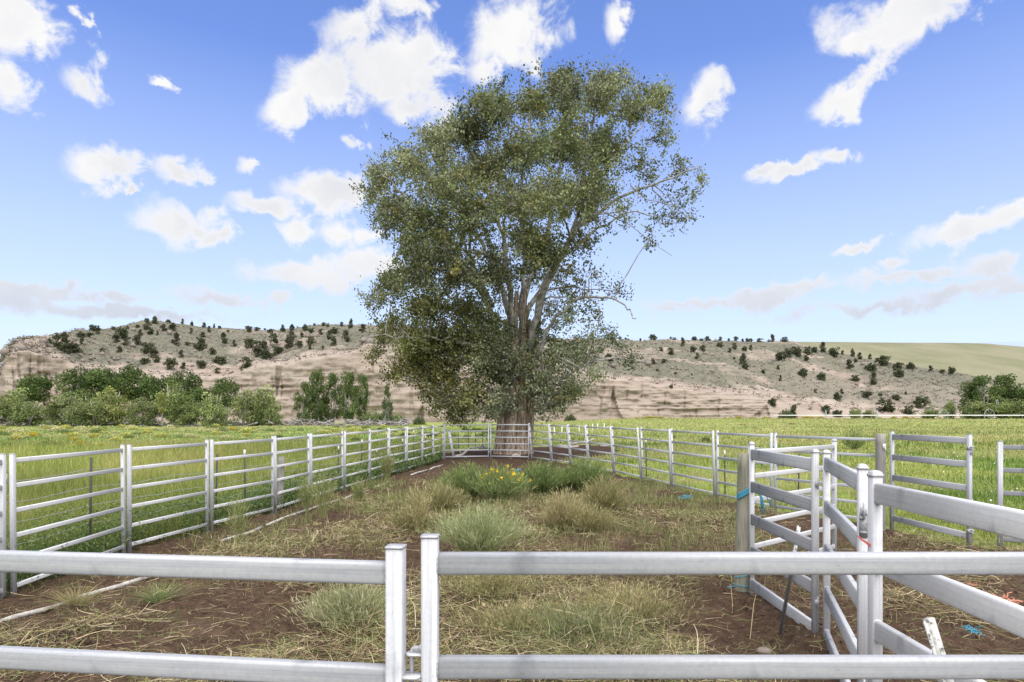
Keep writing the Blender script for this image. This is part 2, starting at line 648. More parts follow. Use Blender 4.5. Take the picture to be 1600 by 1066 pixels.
h2 = a.noise(0.4, 4, 0.7)
c = a.mix(a.rng(h1, 0.35, 0.65), (0.165, 0.17, 0.10), (0.215, 0.205, 0.135))
c = a.mix(a.rng(h2, 0.6, 0.72, 0, 0.6), c, (0.11, 0.113, 0.07))
M['far_hill'] = a.principled(c, 0.97, 0, 0.05)
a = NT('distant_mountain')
M['hazed_mountain'] = a.principled(a.mix(a.noise(0.002), (0.30, 0.36, 0.48), (0.25, 0.31, 0.43)), 1.0, 0, 0)  # blue haze of distance is put into the base colour

# ================================================================== ground
LEFT_RUN = [(15, 7.5), (197, 9.9), (327, 11.9), (429, 13.9), (485, 15.8), (537, 17.95), (578, 20.1), (608, 22.3), (635, 24.4), (660, 26.5), (677, 28.6), (693, 30.6)]
LEFT_PTS = [(px(x, z), z) for x, z in LEFT_RUN]
RIGHT_RUN = [(830, 30.7), (862, 28.7), (892, 27.1), (920, 25.2), (960, 23.1), (1003, 20.9), (1050, 18.7), (1119, 16.4), (1208, 14.2), (1383, 12.1)]
RIGHT_PTS = [(px(x, z), z) for x, z in RIGHT_RUN]
BACK_PTS = [(px(693, 30.7), 30.7), (px(765, 31.2), 31.2), (px(828, 30.7), 30.7)]

SOIL_POLY = [(-6.6, -3), (-6.5, 5)] + [(x - .42, y) for x, y in LEFT_PTS] + [(-4.2, 33.5), (-3.4, 37.5), (0, 40), (3, 44), (6.6, 45), (6.4, 38), (4.6, 32)] + \
            [(x + .15, y) for x, y in RIGHT_PTS[1:]] + [(7.5, 10.6), (8.0, 10.3), (10.5, 9.6), (14, 8.6), (14, -3)]


def in_poly(x, y, poly):
    x, y = np.asarray(x, float), np.asarray(y, float)
    c = np.zeros(x.shape, bool)
    n = len(poly)
    for i in range(n):
        (x0, y0), (x1, y1) = poly[i], poly[(i + 1) % n]
        cond = ((y0 > y) != (y1 > y))
        xi = (x1 - x0) * (y - y0) / ((y1 - y0) if y1 != y0 else 1e-9) + x0
        c ^= cond & (x < xi)
    return c


def poly_dist(x, y, poly):
    d = np.full(np.shape(x), 1e9)
    n = len(poly)
    for i in range(n):
        (x0, y0), (x1, y1) = poly[i], poly[(i + 1) % n]
        dx, dy = x1 - x0, y1 - y0
        t = np.clip(((x - x0) * dx + (y - y0) * dy) / (dx * dx + dy * dy + 1e-12), 0, 1)
        d = np.minimum(d, np.hypot(x - x0 - t * dx, y - y0 - t * dy))
    return d


def soil_field(x, y):
    """about 1 on trodden soil, about 0 in the pasture, with a ragged edge"""
    d = poly_dist(x, y, SOIL_POLY)
    s = np.where(in_poly(x, y, SOIL_POLY), d, -d)
    s = s + (fbm(np.asarray(x) * 2.2, np.asarray(y) * 2.2, 3, 5) - 0.5) * 0.7
    return sstep(-0.25, 0.25, s)


def gh(x, y):
    """height of the ground"""
    x, y = np.asarray(x, float), np.asarray(y, float)
    far = sstep(30, 150, y) * sstep(-2, 40, x) * 1.05
    far = far + sstep(50, 400, y) * sstep(20, -60, x) * 0.3
    swell = (fbm(x * 0.05 + 9, y * 0.05, 3, 2) - 0.5) * 0.35 * sstep(34, 70, np.hypot(x, y))
    near = (fbm(x * 0.8, y * 0.8, 3, 8) - 0.5) * 0.10 + (fbm(x * 3.5, y * 3.5, 3, 9) - 0.5) * 0.085
    near = near * sstep(70, 35, np.hypot(x, y))
    # bank of thrown-up soil against the alley panels, and the hollow beside it
    bank = 0.13 * np.exp(-((x - 2.95) / 0.28) ** 2 - ((y - 6.3) / 0.9) ** 2) - 0.12 * np.exp(-((x - 2.45) / 0.35) ** 2 - ((y - 6.6) / 0.8) ** 2)
    tree = 0.15 * np.exp(-((x - 0.1) / 2.2) ** 2 - ((y - 33.6) / 2.2) ** 2)
    return far + swell + near + bank + tree


def axis(lo, hi, step, outer):
    core = np.arange(lo, hi + 1e-6, step)
    out_hi, out_lo = [hi], [lo]
    s = step
    while out_hi[-1] < outer:
        s *= 1.16
        out_hi.append(out_hi[-1] + s)
    s = step
    while out_lo[-1] > -outer:
        s *= 1.16
        out_lo.append(out_lo[-1] - s)
    return np.concatenate([out_lo[1:][::-1], core, out_hi[1:]])


gx = axis(-7.0, 9.0, 0.09, 5000)
gy1 = np.arange(1.5, 18, 0.085)
gy2 = np.arange(18, 48, 0.2)
o = [48.0]
s = 0.2
while o[-1] < 6000:
    s *= 1.15
    o.append(o[-1] + s)
lo = [1.5]
s = 0.1
while lo[-1] > -200:
    s *= 1.4
    lo.append(lo[-1] - s)
gy = np.concatenate([lo[1:][::-1], gy1, gy2, o])
XX, YY = np.meshgrid(gx, gy)
ZZ = gh(XX, YY)
# clods of trodden soil
soilv = soil_field(XX, YY)
near = sstep(24, 14, YY)
ZZ = ZZ + near * soilv * ((fbm(XX * 9, YY * 9, 3, 31) - 0.5) * 0.12)
nx, ny = len(gx), len(gy)
V = np.stack([XX.ravel(), YY.ravel(), ZZ.ravel()], 1)
ii = (np.arange(ny - 1)[:, None] * nx + np.arange(nx - 1)[None, :]).ravel()
Q = np.stack([ii, ii + 1, ii + nx + 1, ii + nx], 1)
cc = np.zeros((len(V), 3), np.float32)
cc[:, 0] = soilv.ravel()
ground = obj('ground', mesh_np('ground', V, Q, None, M['ground'], cc, smooth=True))
tag(ground, kind='structure')

# ================================================================== mesa and hills
XK = [-420, -260, -150, -60, -20, 0, 8, 30, 60, 120, 150, 200, 240, 300, 360, 420, 480, 540, 600, 700, 800, 900, 1000, 1100, 1200, 1240, 1280, 1330, 1400, 1480, 1540, 1620, 1760, 2050]
RIDGE = [642, 638, 625, 612, 604, 580, 545, 530, 526, 519, 516, 508, 500, 508, 514, 516, 511, 507, 513, 522, 526, 529, 533, 533, 533, 533, 543, 555, 568, 580, 592, 612, 640, 646]
CLIFF = [646, 642, 632, 620, 612, 592, 560, 548, 556, 572, 578, 585, 590, 592, 584, 574, 562, 552, 540, 548, 568, 580, 597, 614, 630, 636, 642, 644, 646, 646, 648, 649, 649, 650]
FOOTY = [150, 150, 150, 150, 150, 150, 150, 152, 155, 160, 165, 170, 172, 175, 178, 178, 178, 176, 176, 178, 182, 186, 190, 192, 196, 198, 200, 204, 208, 214, 218, 226, 240, 260]
SPAN = [40, 40, 40, 40, 40, 30, 26, 30, 45, 80, 100, 130, 150, 150, 150, 145, 140, 135, 120, 120, 130, 140, 150, 150, 150, 150, 145, 130, 115, 100, 90, 70, 60, 50]
ncol = 1500
colx = np.linspace(-420, 2050, ncol)
smooth = lambda a: np.interp(colx, XK, a)
ridge_px = smooth(RIDGE) + (fbm(colx / 45, colx * 0, 4, 3) - 0.5) * 7
cliff_px = np.minimum(smooth(CLIFF) + (fbm(colx / 32, colx * 0, 4, 4) - 0.5) * 12, 652)
foot = smooth(FOOTY)
span = smooth(SPAN)
footz = gh(px(colx, foot), foot) - 0.4
cliff_d = foot + 5
cliff_z = np.maximum(zpx(cliff_px, cliff_d), footz + 0.3)
ridge_d = cliff_d + span
ridge_z = np.maximum(zpx(ridge_px, ridge_d), cliff_z + 0.2)
rows = []      # each: depth, height, rock weight
NC, NSL = 46, 84
rockiness = np.interp(colx, [0, 900, 1150, 1240, 1500, 1700], [1, 1, 1, 0.9, 0.75, 0.3])
for k in range(NC + 1):
    t = k / NC
    z = footz + (cliff_z - footz) * t
    # ledges: bands of rock standing proud or cut back, cracks running down
    led = (vnoise(z * 0.9 + 3.0 * vnoise(colx / 260, colx * 0, 66), colx / 120, 21) - 0.5) * 1.1
    led = led + (vnoise(z * 2.6, colx / 60, 22) - 0.5) * 0.8 + (vnoise(z * 1.3, colx / 16, 28) - 0.5) * 1.3 + (fbm(z * 1.8, colx / 7, 2, 29) - 0.5) * 0.9
    crack = sstep(0.80, 0.86, vnoise(colx / 4.5 + 0.6 * vnoise(z * 0.3, colx * 0, 67), z * 0.10, 23)) * 0.9 + sstep(0.86, 0.90, vnoise(colx / 15.0 + 5 + 0.25 * vnoise(z * 0.25, colx / 50, 68), z * 0.07, 24)) * 2.6
    blocky = (fbm(colx / 45.0, z * 0.15, 3, 25) - 0.5) * 4.5
    amp = np.clip((cliff_z - footz) / 8.0, 0, 1)
    d = foot + (cliff_d - foot) * t + (crack + blocky - led) * amp * (0.35 + 0.65 * math.sin(math.pi * min(1, t * 1.02)))
    rows.append((d, z, np.full(ncol, 1.0)))
for k in range(1, NSL + 1):
    t = k / NSL
    d = cliff_d + span * t
    e = 0.85 + 0.35 * (1 - t)
    z = cliff_z + (ridge_z - cliff_z) * (t ** 0.92)
    fade = min(1, t * 6) * min(1, (1 - t) * 8)
    X_ = px(colx, d)
    terr = (fbm(X_ * 0.05, d * 0.05, 4, 41) - 0.5) * 5.0 + (fbm(X_ * 0.22, d * 0.22, 3, 42) - 0.5) * 1.8
    step = (vnoise(z * 0.8 + fbm(X_ * 0.03, d * 0.03, 2, 47) * 4, X_ * 0.02, 43) - 0.5) * 2.6 + (fbm(X_ * 0.5, d * 0.25, 2, 48) - 0.5) * 1.6
    rel = np.clip((ridge_z - cliff_z) / 14.0, 0, 1)
    z = z + (terr + step) * fade * rel
    bare = fbm(X_ * 0.035, d * 0.06, 4, 44)
    lowslab = np.interp(colx, [900, 1130, 1260, 1500], [0.0, 0.0, 0.38, 0.38]) * sstep(0.85, 0.45, t)
    wgt = sstep(0.12, 0.02, np.full(ncol, t)) * 0.9 + sstep(0.50, 0.72, bare) * 0.55 + lowslab
    lefttip = np.interp(colx, [-60, 0, 60, 110], [1, 1, 0.8, 0])
    rows.append((d, z, np.clip(wgt + lefttip, 0, 1) * 1.0))
for k in range(1, 8):
    rows.append((ridge_d + 22.0 * k, ridge_z - (ridge_z - 0) * (k / 7.0) ** 1.5 * 0.96, np.zeros(ncol)))
D = np.stack([r[0] for r in rows])
Z = np.stack([r[1] for r in rows])
W = np.stack([r[2] for r in rows])
Xg = px(np.broadcast_to(colx, D.shape), D)
nr = len(rows)
V = np.stack([Xg.ravel(), D.ravel(), Z.ravel()], 1)
ii = (np.arange(nr - 1)[:, None] * ncol + np.arange(ncol - 1)[None, :]).ravel()
Q = np.stack([ii, ii + 1, ii + ncol + 1, ii + ncol], 1)
cc = np.zeros((len(V), 3), np.float32)
cc[:, 0] = W.ravel()
mesa = obj('mesa_hill', mesh_np('mesa_hill', V, Q, None, M['mesa'], cc, smooth=False))
tag(mesa, kind='structure')
ROWPX = HY - (Z - H) / D * FPX       # photograph row of every hill vertex
SL0 = NC + 1


def hill_point(x, y, ridge=False):
    """the point of the mesa seen at column x, row y"""
    j = int(np.clip(np.searchsorted(colx, x), 0, ncol - 1))
    if ridge:
        k = SL0 + NSL - 2
    else:
        colp = ROWPX[:SL0 + NSL, j]
        vis = np.where(colp[:] <= y)[0]
        k = int(vis[0]) if len(vis) else SL0 + NSL - 2
    return float(Xg[k, j]), float(D[k, j]), float(Z[k, j])


# grass covered hill beyond the mesa, and the pale range on the horizon
def back_hill(name, pts, d0, d1, d2, mat, amp, seed):
    xs = np.linspace(pts[0][0], pts[-1][0], 240)
    yr = np.interp(xs, [p[0] for p in pts], [p[1] for p in pts]) + (fbm(xs / 60, xs * 0, 3, seed) - 0.5) * amp
    rws = []
    for k in range(30):
        t = k / 29
        d = d0 + (d1 - d0) * t
        zr = zpx(yr, d1)
        z = -2 + (zr + 2) * t ** 0.8 + (fbm(px(xs, d) * 0.012, d * 0.012 + xs * 0, 4, seed + 1) - 0.5) * 0.10 * zr * math.sin(math.pi * t)
        rws.append((np.full(len(xs), d), z))
    for k in range(1, 5):
        rws.append((np.full(len(xs), d1 + (d2 - d1) * k / 4), zpx(yr, d1) * (1 - (k / 4) ** 2) - 2))
    Dd = np.stack([r[0] for r in rws])
    Zd = np.stack([r[1] for r in rws])
    Xd = px(np.broadcast_to(xs, Dd.shape), Dd)
    n_, m_ = Dd.shape
    V = np.stack([Xd.ravel(), Dd.ravel(), Zd.ravel()], 1)
    ii = (np.arange(n_ - 1)[:, None] * m_ + np.arange(m_ - 1)[None, :]).ravel()
    o = obj(name, mesh_np(name, V, np.stack([ii, ii + 1, ii + m_ + 1, ii + m_], 1), None, mat, None, True))
    return tag(o, kind='structure')


back_hill('grassy_hill', [(1020, 545), (1150, 536), (1240, 534), (1300, 534.5), (1400, 535.5), (1500, 536), (1545, 537), (1600, 542), (1750, 556), (2000, 580), (2300, 615)], 330, 620, 900, M['far_hill'], 0.8, 51)
back_hill('distant_mountain', [(1350, 560), (1480, 540), (1540, 535), (1640, 533), (1800, 536), (2000, 548), (2300, 570)], 2400, 2900, 3400, M['hazed_mountain'], 1.0, 57)
back_hill('far_hill', [(-900, 600), (-500, 590), (-200, 600), (0, 622), (200, 640)], 1200, 1500, 1900, M['far_hill'], 3.0, 59)


# ================================================================== steel panels
PROFILE_CACHE, MESH_CACHE = {}, {}


def cached(key, fn):
    if key not in MESH_CACHE:
        MESH_CACHE[key] = fn()
    return MESH_CACHE[key]


def rail_mesh(L, h, t, r, mat, k=3):
    L = round(L, 2)

    def mk():
        b = MB()
        b.prism(rounded(t, h, r, k), (0, 0, 0), (L, 0, 0))
        for x0 in (0.0005, L - 0.0055):      # weld bead at either end
            b.prism(rounded(t + .007, h + .007, r + .003, 2), (x0, 0, 0), (x0 + .005, 0, 0))
        return b.mesh('rail', mat, True)
    return cached(('rail', L, h, t, mat.name), mk)


def post_mesh(hgt, w, mat, cap, below=0.12):
    hgt = round(hgt, 2)

    def mk():
        b = MB()
        b.prism(rounded(w, w, w * 0.14, 2), (0, 0, -below), (0, 0, hgt - 0.004), up=(0, 1, 0))
        if cap == 'flat':
            b.prism(rounded(w * 1.07, w * 1.07, w * 0.14, 2), (0, 0, hgt - 0.006), (0, 0, hgt), up=(0, 1, 0))
        else:
            b.prism(rounded(w * 1.14, w * 1.14, w * 0.18, 2), (0, 0, hgt - 0.012), (0, 0, hgt + 0.004), up=(0, 1, 0))
            pr = rounded(w * 1.06, w * 1.06, w * 0.2, 3)
            for i in range(3):
                s0, s1 = math.cos(i * 0.5), math.cos((i + 1) * 0.5)
                z0, z1 = hgt + 0.004 + 0.022 * math.sin(i * 0.5), hgt + 0.004 + 0.022 * math.sin((i + 1) * 0.5)
                n = len(pr)
                p = np.array(pr)
                V = np.concatenate([np.c_[p * s0, np.full(n, z0)], np.c_[p * s1, np.full(n, z1)], [[0, 0, z1]]])
                Q = [(j, (j + 1) % n, n + (j + 1) % n, n + j) for j in range(n)]
                T = [(n + j, n + (j + 1) % n, 2 * n) for j in range(n)] if i == 2 else None
                b.add(V, Q, T)
        me = b.mesh('post', mat, False)
        return me
    return cached(('post', hgt, w, mat.name, cap, below), mk)


def lug_mesh(mat, w):
    def mk():
        b = MB()
        b.box((0, 0, 0), (0.03, w * 0.6, 0.05))
        b.tube([(0.022, 0, -0.05), (0.022, 0, 0.06)], 0.007, 6)
        return b.mesh('pin_lug', mat)
    return cached(('lug', mat.name, w), mk)


def panel(name, p0, p1, tops, label, cat='fence panel', group=None, rail=(0.056, 0.035), post=0.05, post_h=1.68,
          mat=None, lean=0.0, posts=(True, True), cap='flat', inset=0.03, z=(None, None), pm=None, lugs=True, rail_mats=None, h1=None):
    """steel rails between two end posts; lean tilts the whole panel about its foot"""
    mat = mat or M['galv']
    pm = pm or mat
    pm = M[[k for k, v in M.items() if v == pm][0] + '_post']
    d = Vector((p1[0] - p0[0], p1[1] - p0[1]))
    L = d.length
    z0 = 0.0 if z[0] is None else z[0]
    z1 = z0 if z[1] is None else z[1]
    e = empty(name, (p0[0], p0[1], z0), math.atan2(d.y, d.x))
    e.rotation_euler = (lean, -math.atan2(z1 - z0, L), math.atan2(d.y, d.x))
    tag(e, label, cat, group)
    xa, xb = inset, L - inset
    if posts[0]:
        obj('post', post_mesh(post_h, post, pm, cap), e, (xa, 0, 0))
    if posts[1]:
        obj('post', post_mesh(h1 or post_h, post, pm, cap), e, (xb, 0, 0))
    h, t = rail
    q = post / 2 - 0.004
    for i, zt in enumerate(tops):
        m = rail_mats[i] if rail_mats else mat
        obj('rail', rail_mesh(xb - xa - 2 * q, h, t, min(t, h) * 0.30, m), e, (xa + q, 0, zt - h / 2))
    if lugs:
        for zt in (tops[0] - 0.24, tops[-1] + 0.2):
            obj('pin_lug', lug_mesh(mat, post), e, (xb + q + 0.01, 0, zt))
    return e


six = lambda top, sp: [top - sp * i for i in range(6)]
ordinal = ['first', 'second', 'third', 'fourth', 'fifth', 'sixth', 'seventh', 'eighth', 'ninth', 'tenth', 'eleventh', 'twelfth']
LEFT_NOTE = ['dark stake behind', 'just beyond the stake', 'two thin stakes behind', 'wooden stake behind', 'past the wooden stake', 'white tipped stakes behind', 'mid run', 'far half', 'three before the tree corner', 'two before the corner', 'at the corner']
LG = 'galvanised panels of the left fence'
# stub of the panel that runs out of the frame on the left
panel('fence_panel', (-5.93, 5.3), (LEFT_PTS[0][0] - 0.0, LEFT_PTS[0][1] - 0.07), six(1.635, 0.297), 'white six-rail panel cut off by the left edge of the photo', group=LG, post_h=1.70, mat=M['galv_clean'])
for i in range(len(LEFT_PTS) - 1):
    a0, b0 = Vector(LEFT_PTS[i]), Vector(LEFT_PTS[i + 1])
    u = (b0 - a0).normalized()
    panel('fence_panel', a0 + u * 0.035, b0 - u * 0.035, six(1.635, 0.297), '%s white panel of the left fence from the near end, %s' % (ordinal[i], LEFT_NOTE[i]),
          group=LG, post_h=1.69, mat=M['galv_clean'], lean=RNG.uniform(-0.012, 0.012), lugs=i < 5)

BG = 'galvanised panels across the far end by the tree'
panel('fence_panel', (BACK_PTS[0][0] + .03, BACK_PTS[0][1]), (BACK_PTS[1][0] - .03, BACK_PTS[1][1]), six(1.69, 0.307), 'six-rail far end panel left of the tree trunk, bleached branch behind it', group=BG, post_h=1.74, mat=M['galv_far'], lean=0.0)
panel('fence_panel', (BACK_PTS[1][0] + .03, BACK_PTS[1][1]), (BACK_PTS[2][0] - .03, BACK_PTS[2][1]), six(1.69, 0.307), 'six-rail panel directly in front of the big tree trunk', group=BG, post_h=1.74, mat=M['galv_far'])
RGP = 'galvanised panels of the right fence'
RIGHT_NOTE = ['at the tree corner', 'second from the tree corner', 'third from the tree corner', 'fourth from the tree corner',
              'leaning, midway along the run', 'past the middle of the run', 'with blue bundle lying before it', 'ending behind the wooden post', 'nearest the square timber post']
for i in range(len(RIGHT_PTS) - 1):
    b0, a0 = Vector(RIGHT_PTS[i]), Vector(RIGHT_PTS[i + 1])
    u = (b0 - a0).normalized()
    ln = (0.075 if i in (0, 1, 2, 3, 4) else 0.03 if i < 7 else 0.0)
    panel('fence_panel', a0 + u * 0.035, b0 - u * 0.035, six(1.70, 0.31), 'grey six-rail panel of the right fence %s' % RIGHT_NOTE[i],
          group=RGP, post_h=1.755, mat=M['galv_far'], lean=-ln, lugs=i > 5)

# the two panels across the foreground, pinned together
def front_pair():
    e1 = panel('front_panel', (px(603, 1.88) + 0.05, 1.905), (-2.55, 2.17), six(1.712, 0.31), 'left foreground steel panel with square end post left of the latch pin', group='foreground panels',
               rail=(0.068, 0.04), post=0.052, post_h=1.765, mat=M['galv'], cap='flat', inset=0.026, lugs=False)
    e2 = panel('front_panel', (px(659, 1.915), 1.915), (2.35, 1.915), six(1.738, 0.31), 'right foreground steel panel with taller end post right of the latch pin', group='foreground panels',
               rail=(0.066, 0.04), post=0.05, post_h=1.787, mat=M['galv'], cap='flat', inset=0.025, lugs=False)
    # latch: plate and pin on the right post, plate on the left post
    b = MB()
    zl = zpx(1024, 1.9)
    n = 14
    ring = [(-0.030 + 0.019 * math.cos(R(90 + 180 * i / n)), 0.019 * math.sin(R(90 + 180 * i / n))) for i in range(n + 1)] + [(0.0, -0.02), (0.0, 0.02)]
    b.prism([(q[1], q[0]) for q in ring], (0, 0, -0.003), (0, 0, 0.003), up=(1, 0, 0))
    o = obj('latch_plate', b.mesh('latch_plate', M['galv_clean']), e2, (0.002, 0, zl))
    o2 = obj('latch_plate', o.data, e2, (0.002, 0, zl - 0.072))
    b = MB()
    b.tube([(0, 0, 0), (0.055, 0, 0)], 0.02, 10)
    b.prism([(q[1] * 1.1, -q[0]) for q in ring], (0, 0, -0.003), (0, 0, 0.003), up=(-1, 0, 0))
    b2 = MB()
    b2.prism([(q[1] * 1.2, q[0] * 1.05) for q in ring], (0, 0, -0.004), (0, 0, 0.004), up=(1, 0, 0))
    obj('latch_plate', b2.mesh('latch_plate', M['galv_clean']), e1, (0.0, 0, zl - 0.062), (0, 0, 0))
    b = MB()
    b.tube([(-0.030, 0, -0.13), (-0.030, 0, 0.004), (-0.028, -0.002, 0.013), (-0.022, -0.004, 0.018), (-0.004, -0.010, 0.021), (0.0, -0.011, 0.0215)], [0.0065] * 6, 10)
    obj('latch_pin', b.mesh('latch_pin', M['galv'], True), e2, (0.0, 0.0, zl))
    b = MB()
    b.tube([(-0.003, -0.0095, 0.021), (0.004, -0.0115, 0.0215)], 0.011, 10)
    obj('pin_head', b.mesh('pin_head', M['galv'], True), e2, (0.0, 0.0, zl))


front_pair()

# heavy alley panels on the right
HV = [1.754 - 0.40 * i for i in range(5)]
WOODP = (px(1160, 7.85), 7.85)
PA, PB, PC = (px(1173, 7.75), 7.75), (px(1276, 6.05), 6.05), (px(1349, 4.22), 4.22)
PC2 = (px(1363, 3.78), 3.78)
AG = 'heavy alley panels on the right'
panel('fence_panel', PA, PB, [1.735, 1.345, 0.955, 0.565, 0.175], 'heavy five-rail panel from the round wooden post, lower rails dark with dirt', group=AG, rail=(0.125, 0.042), post=0.055,
      post_h=1.80, cap='dome', mat=M['galv'], pm=M['galv_clean'], rail_mats=[M['galv'], M['galv_dirty'], M['galv_dirty'], M['galv_dirty'], M['galv']])
panel('steel_gate', (PB[0] + 0.06, PB[1] - 0.06), PC, HV, 'heavy five-rail alley gate between the two domed steel posts', 'gate', group=AG, rail=(0.125, 0.042), post=0.06,
      post_h=1.80, cap='dome', mat=M['galv'], pm=M['galv_clean'], h1=1.80)
panel('fence_panel', PC2, (px(1363, 3.78) - 0.03, 1.97), HV, 'heavy five-rail panel nearest the camera at right, red twine round its post', group=AG, rail=(0.122, 0.045), post=0.062,
      post_h=1.80, cap='dome', mat=M['galv_lit'], pm=M['galv_clean'])
# slide latch on the far face of the gate post, rust stain beside it
eL = bpy.data.objects['steel_gate']
LX = (Vector(PC) - Vector((PB[0] + .06, PB[1] - .06))).length - 0.03
b = MB()
b.box((0, 0, 0), (0.012, 0.05, 0.16))
b.box((0.008, -0.01, 0.05), (0.016, 0.03, 0.02))
b.box((0.008, 0.0, -0.045), (0.016, 0.044, 0.016))
obj('slide_latch', b.mesh('slide_latch', M['galv_dirty']), eL, (LX + 0.036, 0, 1.42))
b = MB()
b.box((0, 0, 0), (0.004, 0.014, 0.09))
obj('rust_patch', b.mesh('rust_patch', M['rust']), eL, (LX + 0.0315, 0.022, 1.40))
b = MB()
for dz in (0.0, 0.07, 0.14):
    b.box((0.006 * dz, 0, dz), (0.02, 0.035, 0.012))
obj('slide_latch', b.mesh('slide_latch', M['galv_dirty']), eL, (-0.006, -0.02, 1.48))

# lighter panel standing behind the wooden post
panel('fence_panel', (px(1172, 8.15), 8.15), (px(1305, 9.7), 9.7), six(1.70, 0.302), 'lighter six-rail panel angling back from the wooden post with blue twine', group='light panels of the right pen', rail=(0.066, 0.04), post=0.06, post_h=1.765,
      mat=M['galv_clean'], cap='dome')
GP0, GP1 = (px(1392, 12.0), 12.0), (px(1517, 10.15), 10.15)
panel('field_gate', GP0, GP1, [1.79 - 0.38 * i for i in range(5)], 'open-field gate of five broad weathered rails right of the square timber post', 'gate', rail=(0.105, 0.04), post=0.06, post_h=1.84,
      mat=M['galv'], cap='flat')
gte = bpy.data.objects['field_gate']
GL = (Vector(GP1) - Vector(GP0)).length
for zz in (1.62, 0.30):
    b = MB()
    b.box((0, 0, 0), (0.05, 0.075, 0.06))
    b.box((0.045, 0, 0.02), (0.06, 0.03, 0.012))
    b.box((0.045, 0, -0.022), (0.06, 0.03, 0.012))
    obj('gate_hinge', b.mesh('gate_hinge', M['galv']), gte, (GL - 0.02, 0, zz))
panel('fence_panel', (px(1559, 10.2), 10.2), (9.7, 9.2), six(1.67, 0.365)[:5], 'grey panel beyond the gate opening, cut off by the right edge', group='light panels of the right pen', rail=(0.072, 0.04), post=0.07, post_h=1.73,
      mat=M['galv'], cap='flat')

# ---- timber posts
def timber_post(name, x, y, h, w, square, label, mat, lean=(0, 0), cat='post'):
    b = MB()
    n = 14
    rings = []
    V, Q = [], []
    K_ = 12
    for k in range(K_ + 1):
        t = k / K_
        zz = -0.3 + (h + 0.3) * t
        for i in range(n):
            a_ = 2 * math.pi * i / n
            if square:
                r = (w / 2) / max(abs(math.cos(a_)), abs(math.sin(a_))) * 0.98
            else:
                r = w / 2 * (1 + 0.07 * (1 - t))
            r *= 1 + 0.03 * (vnoise(np.array(i * 0.9), np.array(t * 4.0), 5 + int(x * 7)) - 0.5) * 2
            V.append((r * math.cos(a_) + lean[0] * t, r * math.sin(a_) + lean[1] * t, zz))
    for k in range(K_):
        for i in range(n):
            j = (i + 1) % n
            Q.append((k * n + i, k * n + j, (k + 1) * n + j, (k + 1) * n + i))
    V.append((lean[0], lean[1], h + 0.006))
    T = [(K_ * n + i, K_ * n + (i + 1) % n, len(V) - 1) for i in range(n)]
    b.add(V, Q, T)
    o = obj(name, b.mesh(name, mat, not square), None, (x, y, 0))
    return tag(o, label, cat)


timber_post('wooden_post', WOODP[0], WOODP[1], zpx(709, 7.85), 0.20, False, 'round greenish wooden post with blue twine at the alley panel', M['timber'], (0.05, 0))
sq = timber_post('timber_post', px(1376, 12.05), 12.05, zpx(678, 12.05), 0.15, True, 'pale square timber post at the field gate hinge with a white latch plate', M['grey_timber'])
b = MB()
b.box((0, 0, 0), (0.055, 0.02, 0.09))
b.box((0.01, -0.012, -0.055), (0.012, 0.012, 0.07))
obj('latch_plate', b.mesh('latch_plate', M['white_paint']), sq, (0.02, -0.085, 1.56))
timber_post('wooden_stake', px(436, 14.4), 14.4, 1.20, 0.13, False, 'weathered knotty wooden stake behind the left fence', M['grey_timber'], (0.06, 0), 'stake')

# ---- wire fences outside the panels
def tpost(parent, x, y, h, white, name='steel_stake', rust=False, lean=0.0):
    b = MB()
    zz = -0.2
    top = h - (0.13 if white else 0)
    b.box((0, 0, (top + zz) / 2), (0.032, 0.006, top - zz))
    b.box((0, 0.016, (top + zz) / 2), (0.006, 0.03, top - zz))
    for k in range(8):
        b.box((0, -0.006, 0.25 + k * 0.12), (0.01, 0.01, 0.012))
    o = obj(name, b.mesh(name, M['dark_steel']), parent, (x, y, 0), (0, lean, 0))
    if white:
        b = MB()
        b.box((0, 0.004, h - 0.065), (0.034, 0.034, 0.13))
        obj('white_tip', b.mesh('white_tip', M['white_paint']), o)
    return o


def wire_fence(pts, hts, label, stakes):
    e = tag(empty('wire_fence', (0, 0, 0)), label, 'wire fence')
    for hh in hts:
        b = MB()
        P_ = []
        for (x0, y0), (x1, y1) in zip(pts[:-1], pts[1:]):
            for k in range(4):
                t = k / 4
                P_.append((x0 + (x1 - x0) * t, y0 + (y1 - y0) * t, hh - 0.03 * math.sin(math.pi * t) + RNG.normal(0, 0.008)))
        b.tube(P_, 0.0045, 4)
        for p, q in zip(P_[:-1], P_[1:]):
            p, q = np.array(p), np.array(q)
            for k in range(3):
                m_ = p + (q - p) * (k + 0.5) / 3
                b.tube([m_ + (-.012, 0, -.015), m_ + (.012, 0, .015)], 0.003, 3, cap=False)
        obj('wire', b.mesh('wire', M['wire']), e)
    for (x, y, h, wht) in stakes:
        tpost(e, x, y, h, wht, lean=RNG.normal(0, 0.02))
    return e


